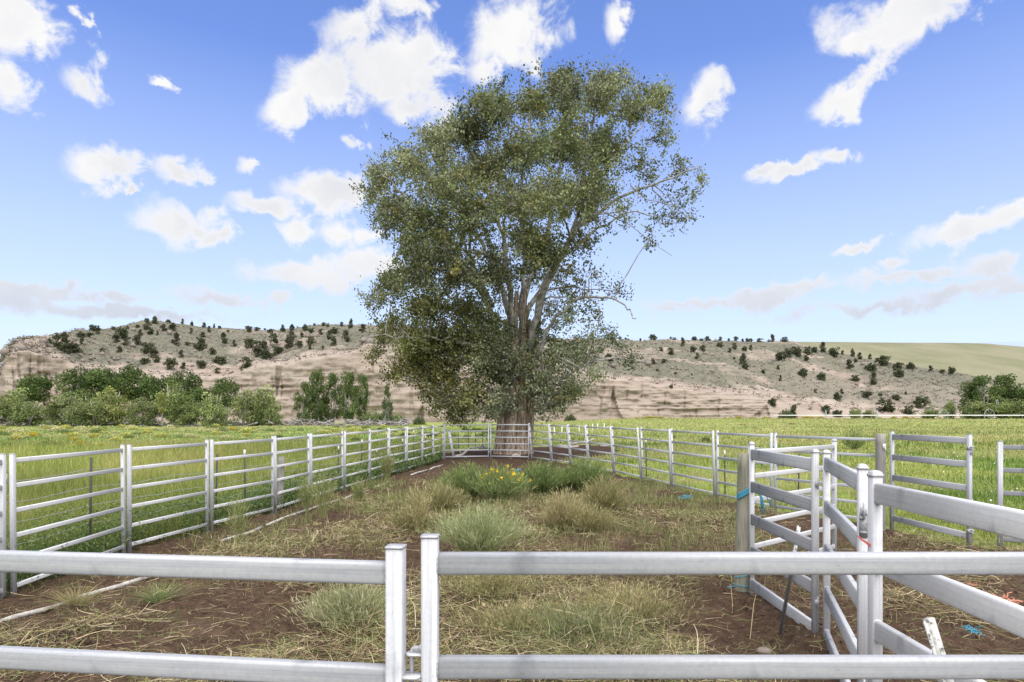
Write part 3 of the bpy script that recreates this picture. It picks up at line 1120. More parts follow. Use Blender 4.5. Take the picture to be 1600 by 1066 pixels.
off = [(x - 0.75, y + 0.25) for x, y in LEFT_PTS]
off = [(-6.7, 4.5)] + off
wire_fence(off, (1.28, 1.0, 0.72, 0.42, 0.22), 'sagging wire strands on thin dark stakes just outside the left fence',
           [(px(140, 9.7), 9.7, 1.50, False), (px(337, 12.9), 12.9, 1.36, False), (px(383, 13.3), 13.3, 1.42, True), (px(528, 18.6), 18.6, 1.25, True), (px(563, 20.4), 20.4, 1.35, True),
            (px(588, 21.6), 21.6, 1.0, True), (px(630, 25.0), 25.0, 1.2, True), (px(646, 26.6), 26.6, 1.5, True), (px(664, 29), 29, 1.2, True)])
roff = [(x + 0.85, y + 0.4) for x, y in RIGHT_PTS[1:-1]]
wire_fence(roff, (1.0, 0.6, 0.3), 'low wire strands on white tipped stakes just outside the right fence',
           [(px(1010, 21.3), 21.3, 1.33, True), (px(1133, 16.6), 16.6, 1.22, True), (px(924, 28), 28, 1.3, True), (px(1247, 14.6), 14.6, 1.25, False)])
wire_fence([(px(640, 36), 36), (px(715, 36), 36), (px(758, 36), 36)], (1.2, 0.8, 0.4), 'wire on a row of dark stakes behind the far end panels left of the tree',
           [(px(716, 36), 36, 1.25, True), (px(732, 36.5), 36.5, 1.2, False), (px(743, 37), 37, 1.2, False), (px(754, 37.5), 37.5, 1.2, False)])
# far row of short white posts beyond the tree
fe = tag(empty('post_row', (0, 0, 0)), 'far row of short white posts in the field right of the tree trunk', 'fence')
for i, x in enumerate((866, 878, 886, 905, 916, 926, 934, 944)):
    zz = 62 + i * 3
    b = MB()
    g_ = float(gh(px(x, zz), zz))
    b.box((0, 0, 0.3), (0.09, 0.09, 1.1))
    b.box((0, 0, 0.86), (0.11, 0.11, 0.03))
    obj('post', b.mesh('post', M['white_paint']), fe, (px(x, zz), zz, g_))

# leaning stakes, white pipe, twine
def leaning(name, p0, p1, label, white):
    p0, p1 = Vector(p0), Vector(p1)
    b = MB()
    L = (p1 - p0).length
    b.box((0, 0, L / 2), (0.034, 0.007, L))
    b.box((0, 0.018, L / 2), (0.007, 0.034, L))
    for k in range(int(L / 0.07)):
        b.box((0, -0.008, 0.05 + k * 0.07), (0.012, 0.012, 0.014))
    e = empty(name, p0)
    e.rotation_mode = 'QUATERNION'
    e.rotation_quaternion = (p1 - p0).to_track_quat('Z', 'Y')
    tag(e, label, 'stake')
    obj('shaft', b.mesh('shaft', M['dark_steel']), e)
    b = MB()
    b.box((0, 0, L - white / 2), (0.038, 0.011, white))
    b.box((0, 0.019, L - white / 2), (0.011, 0.037, white + .003))
    for k in range(int(white / 0.07)):
        b.box((0, -0.009, L - 0.03 - k * 0.07), (0.014, 0.012, 0.02))
    obj('white_tip', b.mesh('white_tip', M['worn_paint']), e)


leaning('steel_stake', (px(1219, 6.2), 6.2, zpx(992, 6.2)), (px(1248, 6.75), 6.75, zpx(824, 6.75)), 'dark steel stake with white top leaning on the panel by the round wooden post', 0.42)
leaning('steel_stake', (2.02, 2.72, 0.42), (px(1446, 2.92), 2.92, zpx(966, 2.92)), 'short notched white topped stake leaning on the near right panel', 0.46)

pipes = [((-5.25, 6.2), (-5.05, 7.6)), ((-5.1, 7.55), (-4.6, 9.1)), ((-4.9, 10.8), (-4.7, 12.0)), ((-4.75, 12.4), (-4.52, 14.0)), ((-4.55, 14.2), (-4.35, 16.0)), ((-4.3, 16.3), (-4.05, 18.1)), ((-4.0, 18.7), (-3.85, 20.2)), ((-3.55, 22.5), (-3.25, 24.6)), ((-3.2, 24.8), (-2.95, 27.2))]
pe = tag(empty('irrigation_pipe', (-5.2, 6.3, 0)), 'old white pipe lying in lengths along the foot of the left fence', 'pipe')
for (p, q) in pipes:
    b = MB()
    p, q = np.array(p), np.array(q)
    pts = [(*(p + (q - p) * t - (-5.2, 6.3)), 0.02 + float(gh(*(p + (q - p) * t)))) for t in (0, .33, .66, 1)]
    b.tube(pts, 0.028, 8)
    obj('pipe_length', b.mesh('pipe_length', M['dirty_pipe'], True), pe)


def strands(name, cx, cy, cz, r, n, mat, label, rad, flat=0.35, length=5):
    b = MB()
    rg = np.random.default_rng(int(abs(cx * 100 + cy * 13)))
    for i in range(n):
        p = rg.normal(0, r * 0.4, 3) * (1, 1, flat)
        pts = []
        v = rg.normal(0, 1, 3) * (1, 1, flat)
        for k in range(length):
            pts.append(p + (0, 0, r * flat * 0.6))
            v = v * 0.5 + rg.normal(0, 1, 3) * (1, 1, flat * 0.7)
            p = p + v / (np.linalg.norm(v) + .01) * r * 0.45
            p = np.clip(p, (-r * 1.4, -r * 1.4, 0), (r * 1.4, r * 1.4, r))
        b.tube(pts, rad, 4)
    o = obj(name, b.mesh(name, mat), None, (cx, cy, cz))
    return tag(o, label, 'twine')


def onground(x, y_row):
    z = H * FPX / (y_row - HY)
    X = px(x, z)
    return X, z, float(gh(X, z))


for (x, y, r, n, mt, rd, lab) in ((1517, 990, .075, 26, 'blue_twine', .004, 'tangle of bright blue twine on the straw at lower right'),
                                  (1571, 942, .10, 30, 'pink_twine', .006, 'faded salmon pink heap of twine on the dirt near the right edge'),
                                  (1072, 779, .14, 24, 'blue_twine', .012, 'grey blue bundle of twine at the foot of the right fence'),
                                  (1100, 785, .10, 14, 'pink_twine', .008, 'small pink scrap of twine beside the blue bundle at the right fence'),
                                  (807, 737, .12, 9, 'blue_twine', .012, 'pale blue scrap on the dirt before the far end panels'),
                                  (1518, 920, .05, 12, 'pink_twine', .004, 'little pink twine scrap by the panel at far right')):
    X, z, g_ = onground(x, y)
    strands('twine_heap', X, z, g_, r, n, M[mt], lab, rd)

# blue twine round the wooden post
wp = tag(empty('blue_twine', (WOODP[0], WOODP[1], 0)), 'bright blue twine wound round the round wooden post with loose tails', 'twine')
b = MB()
for k in range(5):
    P_ = []
    for i in range(21):
        a_ = R(200 + 230 * i / 20)
        P_.append((0.03 + 0.115 * math.cos(a_), 0.115 * math.sin(a_), 1.205 + 0.085 * math.cos(a_) + k * 0.014))
    b.tube(P_, 0.007, 5)
obj('winding', b.mesh('winding', M['blue_twine']), wp)
b = MB()
for k, (dx, ln) in enumerate(((0.17, 0.2), (0.18, 0.27), (0.19, 0.24), (0.25, 0.16))):
    b.tube([(0.14, -0.05, 1.24), (dx, -0.06, 1.2), (dx + .03, -.06, 1.14), (dx + 0.04 + 0.01 * k, -0.06, 1.2 - ln)], 0.007, 5)
obj('tail', b.mesh('tail', M['blue_twine']), wp)
b = MB()
for z_, k_ in ((0.20, 0.03), (0.075, -0.01)):
    P_ = [(0.118 * math.cos(R(190 + 240 * i / 20)), 0.118 * math.sin(R(190 + 240 * i / 20)), z_ + k_ * math.cos(R(200 + 12 * i))) for i in range(21)]
    b.tube(P_, 0.005, 5)
b.tube([(-0.11, -0.04, 0.06), (-0.16, -0.06, 0.05), (-0.21, -0.08, 0.06)], 0.006, 5)
obj('winding', b.mesh('winding', M['blue_twine']), wp)
# red twine round the near alley post
rp = tag(empty('red_twine', (PC2[0], PC2[1], 0)), 'thin red twine tied round the domed steel post at right', 'twine')
b = MB()
for k in range(2):
    b.tube([(-0.06, 0.05, 1.425), (-0.055, 0.02, 1.41), (-0.045, -0.02, 1.395 + k * .008), (-0.04, -0.037, 1.383 + k * .01), (0.04, -0.037, 1.386 + k * .01), (0.042, 0.0, 1.388)], 0.0045, 5)
obj('winding', b.mesh('winding', M['red_twine']), rp)


# ================================================================== foliage builders
def leaf_quads(P, size, rng, tint, aspect=0.62, droop=0.0):
    """one rhombic leaf (two triangles) at every point, freely turned"""
    n = len(P)
    d = rng.normal(0, 1, (n, 3))
    d[:, 2] -= droop
    d /= np.linalg.norm(d, axis=1)[:, None]
    q = rng.normal(0, 1, (n, 3))
    s = np.cross(d, q)
    s /= np.linalg.norm(s, axis=1)[:, None] + 1e-6
    L = (size * rng.uniform(0.7, 1.3, n))[:, None]
    V = np.stack([P - d * L / 2, P + s * L * aspect / 2 + d * L * 0.05, P + d * L / 2, P - s * L * aspect / 2 + d * L * 0.05], 1).reshape(-1, 3)
    F = np.arange(n * 4).reshape(n, 4)
    return V, F, np.repeat(tint, 4, 0)


def blades(P, h, w, rng, tint, lean=0.35, dirs=None):
    """bent grass blades: two segments each"""
    n = len(P)
    a_ = rng.uniform(0, 2 * math.pi, n) if dirs is None else dirs
    ln = np.abs(rng.normal(lean, lean * 0.6, n)) * h
    d = np.stack([np.cos(a_), np.sin(a_)], 1)
    # the flat of the blade is turned roughly at random
    b_ = rng.uniform(0, 2 * math.pi, n)
    s = np.stack([np.cos(b_), np.sin(b_), np.zeros(n)], 1) * (w / 2)[:, None]
    up = np.sqrt(np.maximum(h * h - ln * ln, (0.25 * h) ** 2))
    m = P + np.c_[d * (ln * 0.32)[:, None], up * 0.58]
    t = P + np.c_[d * ln[:, None], up]
    V = np.stack([P - s, P + s, m - s * 0.75, m + s * 0.75, t], 1).reshape(-1, 3)
    i = np.arange(n) * 5
    Q = np.stack([i, i + 1, i + 3, i + 2], 1)
    T = np.stack([i + 2, i + 3, i + 4], 1)
    return V, Q, T, np.repeat(tint, 5, 0)


def pick(rng, n, cols, w, jit=0.12):
    c = np.array(cols)[rng.choice(len(cols), n, p=np.array(w) / sum(w))]
    return np.clip(c * (1 + rng.normal(0, jit, (n, 1))), 0.004, 0.9)


def view_points(n, y0, y1, xlo, xhi, rng, power=1.6):
    """ground positions, thinning with distance, inside what the photograph could see and a little more"""
    u = rng.random(n)
    k = 1 - power
    y = (y0 ** k + u * (y1 ** k - y0 ** k)) ** (1 / k)
    x = rng.uniform(-1, 1, n) * (0.92 * y + 1.5)
    ok = (x > xlo(y)) & (x < xhi(y))
    return x[ok], y[ok]


def left_line(y):
    return np.interp(y, [0] + [p[1] for p in LEFT_PTS] + [33, 38, 60], [-6.0] + [p[0] for p in LEFT_PTS] + [-3.6, -3.4, 0.0])


def right_line(y):
    q = RIGHT_PTS[::-1]
    return np.interp(y, [8.6, 9.9, 10.6] + [p[1] for p in q] + [33, 46, 60], [14, 9.0, 7.4] + [p[0] for p in q] + [2.0, 6.5, 0.0])


BIG = lambda y: 1e9 + 0 * y
NEG = lambda y: -1e9 + 0 * y

# ------------------------------------------------------------------ tall grass left of the pen
rg = np.random.default_rng(101)
x, y = view_points(330000, 5.5, 46, NEG, lambda q: left_line(q) - 0.12, rg, 1.5)
keep = fbm(x * 0.9, y * 0.9, 3, 61) + 0.35 > rg.random(len(x)) * 1.0
x, y = x[keep], y[keep]
n = len(x)
nz1 = fbm(x * 0.35, y * 0.35, 4, 62)
nz2 = fbm(x * 0.12 + 3, y * 0.12, 3, 63)
edge = np.clip((left_line(y) - x) / 3.0, 0, 1)
h = (0.38 + 0.75 * np.clip(nz1 - 0.2, 0, 1)) * rg.uniform(0.55, 1.15, n) * (0.8 + 0.25 * edge)
w = np.maximum(0.006, 0.00055 * y) * rg.uniform(0.7, 1.5, n)
P = np.c_[x, y, gh(x, y) - 0.02]
weedy = sstep(0.50, 0.34, nz1 + 0.28 * edge - 0.06)
c = np.where((rg.random(n) < weedy)[:, None], pick(rg, n, [(.075, .125, .04), (.11, .165, .055), (.16, .21, .09)], [3, 4, 2]),
             pick(rg, n, [(.19, .245, .055), (.27, .305, .085), (.42, .385, .17), (.13, .18, .045), (.32, .295, .12)], [4, 5, 1.8, 3, 1.2]))
gold = (sstep(0.5, 0.68, fbm(x * 0.3 + 11, y * 0.18, 3, 64)) * 0.5)[:, None]
c = c * (1 - gold) + np.array((.40, .36, .14)) * rg.uniform(.7, 1.2, (n, 1)) * gold
c *= (0.7 + 0.7 * nz2)[:, None]
V, Q, T, C = blades(P, h, w, rg, c, 0.42)
tag(obj('tall_grass', mesh_np('tall_grass', V, Q, T, M['blade'], C)), 'tall rough green grass outside the left fence', 'grass', kind='stuff')

# leafy weeds along the foot of the left fence
rg = np.random.default_rng(102)
MBw = MB()
n = 4600
yy = rg.uniform(5.5, 30, n)
xx = left_line(yy) - np.abs(rg.normal(0.05, 0.9, n)) + 0.02
hh = rg.uniform(0.2, 0.65, n) * np.where(yy < 13, 1.15, 0.85)
k = 16
base = np.repeat(np.c_[xx, yy, gh(xx, yy)], k, 0)
t = rg.random(n * k)
off_ = rg.normal(0, 0.10, (n * k, 2)) * (0.4 + t[:, None])
P = base + np.c_[off_, t * np.repeat(hh, k)]
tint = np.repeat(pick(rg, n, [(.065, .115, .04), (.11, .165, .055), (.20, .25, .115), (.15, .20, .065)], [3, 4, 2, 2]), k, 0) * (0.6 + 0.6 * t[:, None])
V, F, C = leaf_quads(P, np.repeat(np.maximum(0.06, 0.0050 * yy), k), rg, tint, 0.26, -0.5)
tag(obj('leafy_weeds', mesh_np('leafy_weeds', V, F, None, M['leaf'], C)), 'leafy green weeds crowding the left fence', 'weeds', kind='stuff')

# ------------------------------------------------------------------ pasture grass: far left, right side
def pasture(name, label, n, y0, y1, lo, hi, hgt, cols, wts, seed, wk=0.0008, power=1.5, thin=0.3, dryfar=0.8):
    rg = np.random.default_rng(seed)
    x, y = view_points(n, y0, y1, lo, hi, rg, power)
    keep = fbm(x * 0.5, y * 0.5, 3, seed) + thin > rg.random(len(x))
    keep &= soil_field(x, y) < 0.6
    x, y = x[keep], y[keep]
    n = len(x)
    q = fbm(x * 0.25, y * 0.35, 4, seed + 1)
    q2 = fbm(x * 0.06, y * 0.08, 3, seed + 2)
    h = hgt * (0.45 + 1.1 * q) * rg.uniform(0.6, 1.3, n) * (1 - 0.35 * sstep(15, 80, y))
    w = np.maximum(0.006, wk * y) * rg.uniform(0.7, 1.5, n)
    c = pick(rg, n, cols, wts) * (0.72 + 0.55 * q2)[:, None]
    lush = sstep(0.45, 0.62, q)[:, None]
    c = c * (1 - 0.40 * lush * np.array([1.0, 0.45, 0.7]))
    dry = (sstep(0.50, 0.66, fbm(x * 0.10 + 7, y * 0.22, 4, seed + 3)) * 0.75 + dryfar * sstep(22, 90, y) * rg.uniform(.3, 1, n))[:, None].clip(0, .92)
    c = c * (1 - dry) + np.array((.43, .395, .195)) * rg.uniform(.7, 1.1, (n, 1)) * dry
    V, Q, T, C = blades(np.c_[x, y, gh(x, y) - 0.02], h * (1 + .5 * sstep(15, 60, y)), w * (1 + sstep(15, 60, y)), rg, c, 0.75)
    tag(obj(name, mesh_np(name, V, Q, T, M['blade'], C)), label, 'grass', kind='stuff')


pasture('pasture_grass', 'bright short pasture grass right of the pen', 330000, 8.5, 190, lambda q: np.maximum(right_line(q) + 0.1, -2 + 0 * q), BIG, 0.24,
        [(.205, .245, .055), (.28, .30, .085), (.40, .37, .165), (.125, .17, .042)], [5, 5, 2.4, 2.3], 111)
pasture('field_grass', 'pale green meadow beyond the left fence', 120000, 44, 128, NEG, lambda q: 8 + 0 * q, 0.20,
        [(.21, .29, .07), (.30, .36, .12), (.43, .43, .19), (.24, .29, .14)], [4, 4, 2, 2], 121, 0.0009, 1.3, dryfar=0.25)

# white flower heads in the right hand pasture
rg = np.random.default_rng(131)
n = 130
zz = rg.uniform(10, 40, n)
xx = px(rg.uniform(1380, 1640, n), zz)
ok = xx > right_line(zz) + .5
xx, zz = xx[ok], zz[ok]
V, F, C = leaf_quads(np.c_[xx, zz, gh(xx, zz) + rg.uniform(.15, .4, len(xx))], np.full(len(xx), 0.05), rg, np.full((len(xx), 3), 0.75), 0.9)
tag(obj('white_flowers', mesh_np('white_flowers', V, F, None, M['leaf'], C)), 'specks of white flowers in the right pasture', 'flowers', kind='stuff')

# ------------------------------------------------------------------ dry litter and weeds on the pen floor
def mound(x, y):
    """where hay and pulled weeds lie thickest"""
    m = fbm(x * 0.75 + 4, y * 0.75, 3, 71)
    a_ = np.exp(-((x - 1.0) / 0.95) ** 2 - ((y - 6.6) / 0.95) ** 2) * 0.55
    a_ = a_ + np.exp(-((x - 0.2) / 3.0) ** 2 - ((y - 11.5) / 3.4) ** 2) * 0.26
    a_ = a_ + np.exp(-((x + 2.6) / 1.6) ** 2 - ((y - 12.0) / 3.0) ** 2) * 0.18
    a_ = a_ - np.exp(-((x - 2.6) / 0.8) ** 2 - ((y - 6.6) / 1.6) ** 2) * 0.35
    a_ = a_ - sstep(19, 25, y) * 0.25 - np.exp(-((x + 2.2) / 2.2) ** 2 - ((y - 5.0) / 1.6) ** 2) * 0.10
    return m + a_


def litter(name, label, n, y0, y1, cols, wts, L, W, seed, lift, thr, power=1.4, curl=1.0, mode=0):
    rg = np.random.default_rng(seed)
    x, y = view_points(n, y0, y1, NEG, BIG, rg, power)
    ok = soil_field(x, y) > 0.4
    x, y = x[ok], y[ok]
    m = mound(x, y)
    ok = rg.random(len(x)) < sstep(thr, thr + 0.25, m) + 0.05
    x, y, m = x[ok], y[ok], m[ok]
    n = len(x)
    g0 = gh(x, y) + 0.012
    thick = np.clip((m - 0.45) * 0.28, 0, 0.13)
    a0 = rg.uniform(0, 2 * math.pi, n)
    ln = L * rg.uniform(0.4, 1.5, n)
    wd = np.maximum(W, 0.00055 * y) * rg.uniform(0.6, 1.4, n)
    bend = rg.normal(0, 0.8 * curl, n)
    z = g0 + rg.random(n) * (thick + lift)
    pitch = rg.normal(0.0, 0.30, n) * (0.35 + 1.5 * thick / 0.1)
    pts = []
    px_, py_, pz_ = x, y, z
    for k in range(4):
        pts.append(np.c_[px_, py_, np.maximum(pz_, g0 - 0.004)])
        aa = a0 + bend * (k / 3)
        px_ = px_ + np.cos(aa) * ln / 3 * np.cos(pitch)
        py_ = py_ + np.sin(aa) * ln / 3 * np.cos(pitch)
        pz_ = pz_ + np.sin(pitch) * ln / 3 * (1 - 0.9 * k / 3)
    tilt = rg.uniform(-0.9, 0.9, n)
    V = []
    for k in range(4):
        aa = a0 + bend * (k / 3) + math.pi / 2
        s = np.c_[np.cos(aa) * np.cos(tilt), np.sin(aa) * np.cos(tilt), np.sin(tilt)] * (wd * (1 - 0.2 * k) / 2)[:, None]
        V += [pts[k] - s, pts[k] + s]
    V = np.stack(V, 1).reshape(-1, 3)
    i = np.arange(n) * 8
    Q = np.concatenate([np.stack([i + 2 * k, i + 2 * k + 1, i + 2 * k + 3, i + 2 * k + 2], 1) for k in range(3)])
    C = np.repeat(pick(rg, n, cols, wts, 0.18), 8, 0)
    tag(obj(name, mesh_np(name, V, Q, None, M['straw'], C)), label, 'straw', kind='stuff')


litter('dry_straw', 'dry straw and hay strewn over the dirt of the pen', 230000, 2.6, 32, [(.36, .275, .175), (.48, .39, .26), (.25, .185, .115), (.15, .105, .068), (.54, .47, .33)], [4, 3.5, 4, 4, 1.5],
       0.15, 0.003, 201, 0.02, 0.60)
litter('fine_chaff', 'fine chaff and root threads on the dirt', 72000, 2.6, 22, [(.24, .165, .10), (.16, .105, .066), (.33, .25, .15), (.10, .062, .042)], [4, 4, 2, 3],
       0.06, 0.0025, 202, 0.004, 0.36)
litter('loose_stalks', 'pale curled stalks scattered over the soil', 26000, 2.6, 20, [(.46, .375, .24), (.56, .48, .33), (.35, .265, .16)], [4, 3, 3], 0.26, 0.005, 204, 0.05, 0.50, curl=1.6)
litter('green_litter', 'wilted olive weeds lying in mounds in the pen', 120000, 4, 24, [(.19, .21, .08), (.26, .265, .12), (.13, .155, .055), (.33, .285, .14)], [4, 3, 3, 2],
       0.22, 0.0045, 203, 0.06, 0.56, curl=1.6)


# low living weeds and tufts inside the pen
def tufts(name, label, n, region, cols, wts, hgt, seed, per=14, spread=0.12, dens=None):
    rg = np.random.default_rng(seed)
    x0, x1, y0, y1 = region
    y = np.sqrt(rg.uniform(y0 ** 2, y1 ** 2, n)) if dens is None else rg.uniform(y0, y1, n)
    x = rg.uniform(x0, x1, n)
    ok = (soil_field(x, y) > 0.3) & (fbm(x * 0.7, y * 0.7, 3, seed) > 0.47)
    x, y = x[ok], y[ok]
    n = len(x)
    h0 = hgt * rg.uniform(0.5, 1.4, n)
    c0 = pick(rg, n, cols, wts)
    xx = np.repeat(x, per) + rg.normal(0, spread, n * per)
    yy = np.repeat(y, per) + rg.normal(0, spread, n * per)
    hh = np.repeat(h0, per) * rg.uniform(0.5, 1.2, n * per)
    V, Q, T, C = blades(np.c_[xx, yy, gh(xx, yy)], hh, np.maximum(0.004, 0.0005 * yy) * rg.uniform(.7, 1.4, n * per), rg, np.repeat(c0, per, 0) * rg.uniform(.75, 1.25, (n * per, 1)), 0.6)
    tag(obj(name, mesh_np(name, V, Q, T, M['blade'], C)), label, 'weeds', kind='stuff')


tufts('pen_weeds', 'patchy olive and tan weeds over the middle of the pen', 2600, (-5.5, 5, 7.8, 20), [(.17, .215, .075), (.25, .275, .115), (.32, .29, .15), (.12, .16, .05), (.36, .30, .17)], [5, 4, 2.5, 3, 2], 0.24, 211, 16, 0.14)
tufts('pen_sprigs', 'sparse green sprigs close to the camera', 420, (-5.5, 4, 4.2, 9), [(.16, .20, .08), (.25, .27, .12), (.33, .30, .17)], [4, 3, 2], 0.13, 212, 14, 0.09)
tufts('edge_grass', 'grass growing along the panel feet inside the pen', 900, (3.0, 10.5, 8.6, 19), [(.18, .22, .07), (.27, .27, .12), (.33, .29, .17)], [3, 3, 3], 0.2, 213, 14, 0.12)


# ------------------------------------------------------------------ shrubs in the pen
def bush_mesh(name, n, hgt, rad, cols, wts, seed, up=1.0, leafy=2, leaf=0.035, w=0.006, bend=0.5):
    rg = np.random.default_rng(seed)
    a_ = rg.uniform(0, 2 * math.pi, n)
    rr = np.sqrt(rg.random(n))
    base = np.c_[np.cos(a_) * rr * rad * 0.30, np.sin(a_) * rr * rad * 0.30, np.zeros(n)]
    out = np.c_[np.cos(a_), np.sin(a_)] + rg.normal(0, 0.25, (n, 2))
    hh = hgt * (1 - 0.45 * rr ** 2 * (1 / up)) * rg.uniform(0.65, 1.1, n)
    c = pick(rg, n, cols, wts)
    K_ = 5
    rows_ = []
    for k in range(K_):
        t = k / (K_ - 1)
        sp = rr * rad * (0.55 * t + bend * t * t)
        rows_.append(base + np.c_[out * sp[:, None] + rg.normal(0, 0.012, (n, 2)) * t, hh * t * (1 - 0.12 * rr * t)])
    b_ = rg.uniform(0, 2 * math.pi, n)
    s = np.c_[np.cos(b_), np.sin(b_), np.zeros(n)] * w / 2
    V = np.stack([q for k in range(K_) for q in (rows_[k] - s * (1 - 0.17 * k), rows_[k] + s * (1 - 0.17 * k))], 1).reshape(-1, 3)
    i = np.arange(n) * 2 * K_
    Q = np.concatenate([np.stack([i + 2 * k, i + 2 * k + 1, i + 2 * k + 3, i + 2 * k + 2], 1) for k in range(K_ - 1)])
    b = MB()
    b.add(V, Q, None, np.repeat(c, 2 * K_, 0) * 0.9)
    if leafy:
        P, C = [], []
        for q in range(leafy * 3):
            t = rg.uniform(0.35, 1.0, n) * (K_ - 1)
            k0 = np.minimum(t.astype(int), K_ - 2)
            f = (t - k0)[:, None]
            st = np.stack(rows_, 0)
            idx = np.arange(n)
            P.append(st[k0, idx] * (1 - f) + st[k0 + 1, idx] * f + rg.normal(0, 0.018, (n, 3)))
            C.append(c * rg.uniform(0.8, 1.25, (n, 1)))
        P, C = np.concatenate(P), np.concatenate(C)
        # leaves on these shrubs are threads pointing along the stem
        d = np.c_[np.tile(out, (leafy * 3, 1)) * 0.5, np.full(len(P), 0.9)] + rg.normal(0, 0.35, (len(P), 3))
        d /= np.linalg.norm(d, axis=1)[:, None]
        s = np.cross(d, rg.normal(0, 1, d.shape))
        s /= np.linalg.norm(s, axis=1)[:, None] + 1e-6
        L = leaf * rg.uniform(0.7, 1.6, len(P))[:, None]
        V = np.stack([P, P + d * L * .5 + s * w * .8, P + d * L, P + d * L * .5 - s * w * .8], 1).reshape(-1, 3)
        b.add(V, np.arange(len(V)).reshape(-1, 4), None, np.repeat(C, 4, 0))
    return b.mesh(name, M['blade']), rows_[-1]


def bush(x, yrow, wpx, hpx, label, cols, wts, seed, n=420, flowers=None, cat='shrub', name='shrub', bend=0.5, leafy=2, up=1.0, wf=1.0):
    X, z, g_ = onground(x, yrow)
    hgt = hpx / FPX * z * 1.12
    rad = wpx / FPX * z / 2 * 1.1
    n = int(n * 1.35)
    w_ = max(0.005, 0.00055 * z) * wf
    me, tips = bush_mesh(name, n, hgt, rad, cols, wts, seed, up, leafy, 0.11 * hgt + 0.02, w_, bend)
    e = empty(name, (X, z, g_ - 0.01))
    tag(e, label, cat, 'shrubs growing in the pen')
    obj('foliage', me, e)
    if flowers:
        rg = np.random.default_rng(seed + 5)
        sel = tips[rg.random(len(tips)) < flowers]
        sel = sel[(sel[:, 2] > 0.6 * hgt)]
        P = np.repeat(sel, 8, 0) + rg.normal(0, 0.022, (len(sel) * 8, 3))
        V, F, C = leaf_quads(P, np.full(len(P), 0.04), rg, pick(rg, len(P), [(.72, .52, .03), (.60, .46, .05)], [3, 2]), 0.9)
        obj('flowers', mesh_np('flowers', V, F, None, M['leaf'], C), e)['kind'] = 'stuff'
    return e


GREEN = [(.165, .225, .075), (.225, .285, .105), (.115, .165, .055), (.29, .33, .15)]
SAGE = [(.265, .29, .14), (.34, .35, .19), (.195, .22, .10), (.41, .40, .24)]
DRY = [(.38, .335, .165), (.28, .26, .12), (.46, .39, .22), (.215, .215, .09)]
bush(728, 780, 66, 52, 'upright feathery green shrub in the pen, left of the yellow flowering one', GREEN, [3, 4, 2, 1.5], 301, 620)
bush(783, 786, 64, 52, 'green shrub in the pen topped with bright yellow flowers', GREEN, [2, 4, 1, 2.5], 302, 560, flowers=0.10)
bush(847, 773, 58, 46, 'fan shaped bright green shrub in the pen, right of the yellow flowering one', GREEN, [3, 4, 3, 1], 303, 560)
bush(884, 770, 40, 36, 'small dark green shrub low between two taller green ones in the pen', GREEN, [4, 2, 4, .5], 304, 320)
bush(912, 770, 58, 48, 'broad green shrub in the pen closest to the right fence', GREEN, [3, 4, 2, 1], 305, 560)
bush(945, 802, 56, 54, 'brownish olive shrub with dry tips, right of the other shrubs in the pen', DRY, [2, 3, 1, 4], 306, 520, leafy=1)
bush(880, 826, 66, 58, 'wispy straw yellow grass bush in the middle of the pen', DRY, [4, 3, 3, 1], 307, 460, leafy=1, bend=.35)
bush(926, 832, 56, 42, 'low half green half straw coloured grass bush right of the straw yellow one', DRY, [3, 4, 1, 3], 308, 380, leafy=1)
bush(750, 866, 98, 70, 'large pale sage green shrub behind the foreground rail', [(.27, .32, .14), (.35, .38, .19), (.20, .245, .095), (.42, .43, .25)], [3, 4, 2, 3], 309, 620, bend=.75)
bush(690, 800, 60, 40, 'dull olive weed clump left of the large sage shrub', DRY, [2, 4, 1, 4], 310, 360)
bush(640, 830, 70, 40, 'dry olive weed clump nearest the left fence side of the pen', DRY, [2, 4, 1, 4], 311, 340, leafy=1)
bush(548, 978, 92, 62, 'pale tumbled sage weed behind the left foreground panel', SAGE, [3, 4, 1, 4], 312, 520, bend=.8)
bush(905, 1000, 130, 46, 'low spreading mound of green weeds under the right foreground rail', [(.17, .20, .09), (.24, .26, .14), (.12, .15, .06), (.31, .29, .17)], [4, 3, 3, 2], 313, 520, bend=1.0)
bush(985, 965, 120, 42, 'flattened tan and green weed mound beside the low spreading one', DRY, [3, 3, 3, 3], 314, 420, bend=1.0, leafy=1)
bush(800, 985, 110, 40, 'matted green and tan weeds just right of the latch post', DRY, [2, 3, 3, 4], 315, 420, bend=1.0, leafy=1)
bush(770, 930, 100, 40, 'dry green weeds showing under the right foreground rail by the latch post', DRY, [2, 3, 2, 4], 316, 380, bend=.8)
bush(250, 940, 70, 26, 'small green grass clump on the dirt behind the left foreground rail', GREEN, [1, 3, 1, 4], 317, 240, leafy=0, bend=.7)
bush(118, 945, 70, 30, 'drooping dry grass clump by the white pipe at far left', DRY, [3, 3, 2, 2], 318, 240, leafy=0, bend=1.0)
for k, (x, y, hpx) in enumerate(((505, 812, 70), (478, 800, 48), (605, 752, 46), (562, 790, 40), (655, 835, 75), (372, 855, 75))):
    bush(x, y, hpx * 0.42, hpx, ['tall leafy weed stalk near the left fence, largest of its clump', 'short leafy weed left of the tallest stalk', 'green weed stalk by the left fence near the far corner',
                                'thin weed stalk midway along the left fence', 'tall thin dry weed stalk in the middle of the pen', 'spindly green weed growing up before a left fence panel'][k],
         [(.20, .235, .085), (.27, .29, .12), (.33, .32, .16)] if k != 4 else DRY[:3], [3, 3, 2], 330 + k, 42, name='weed', cat='weed', up=2.0, bend=0.3, leafy=3)


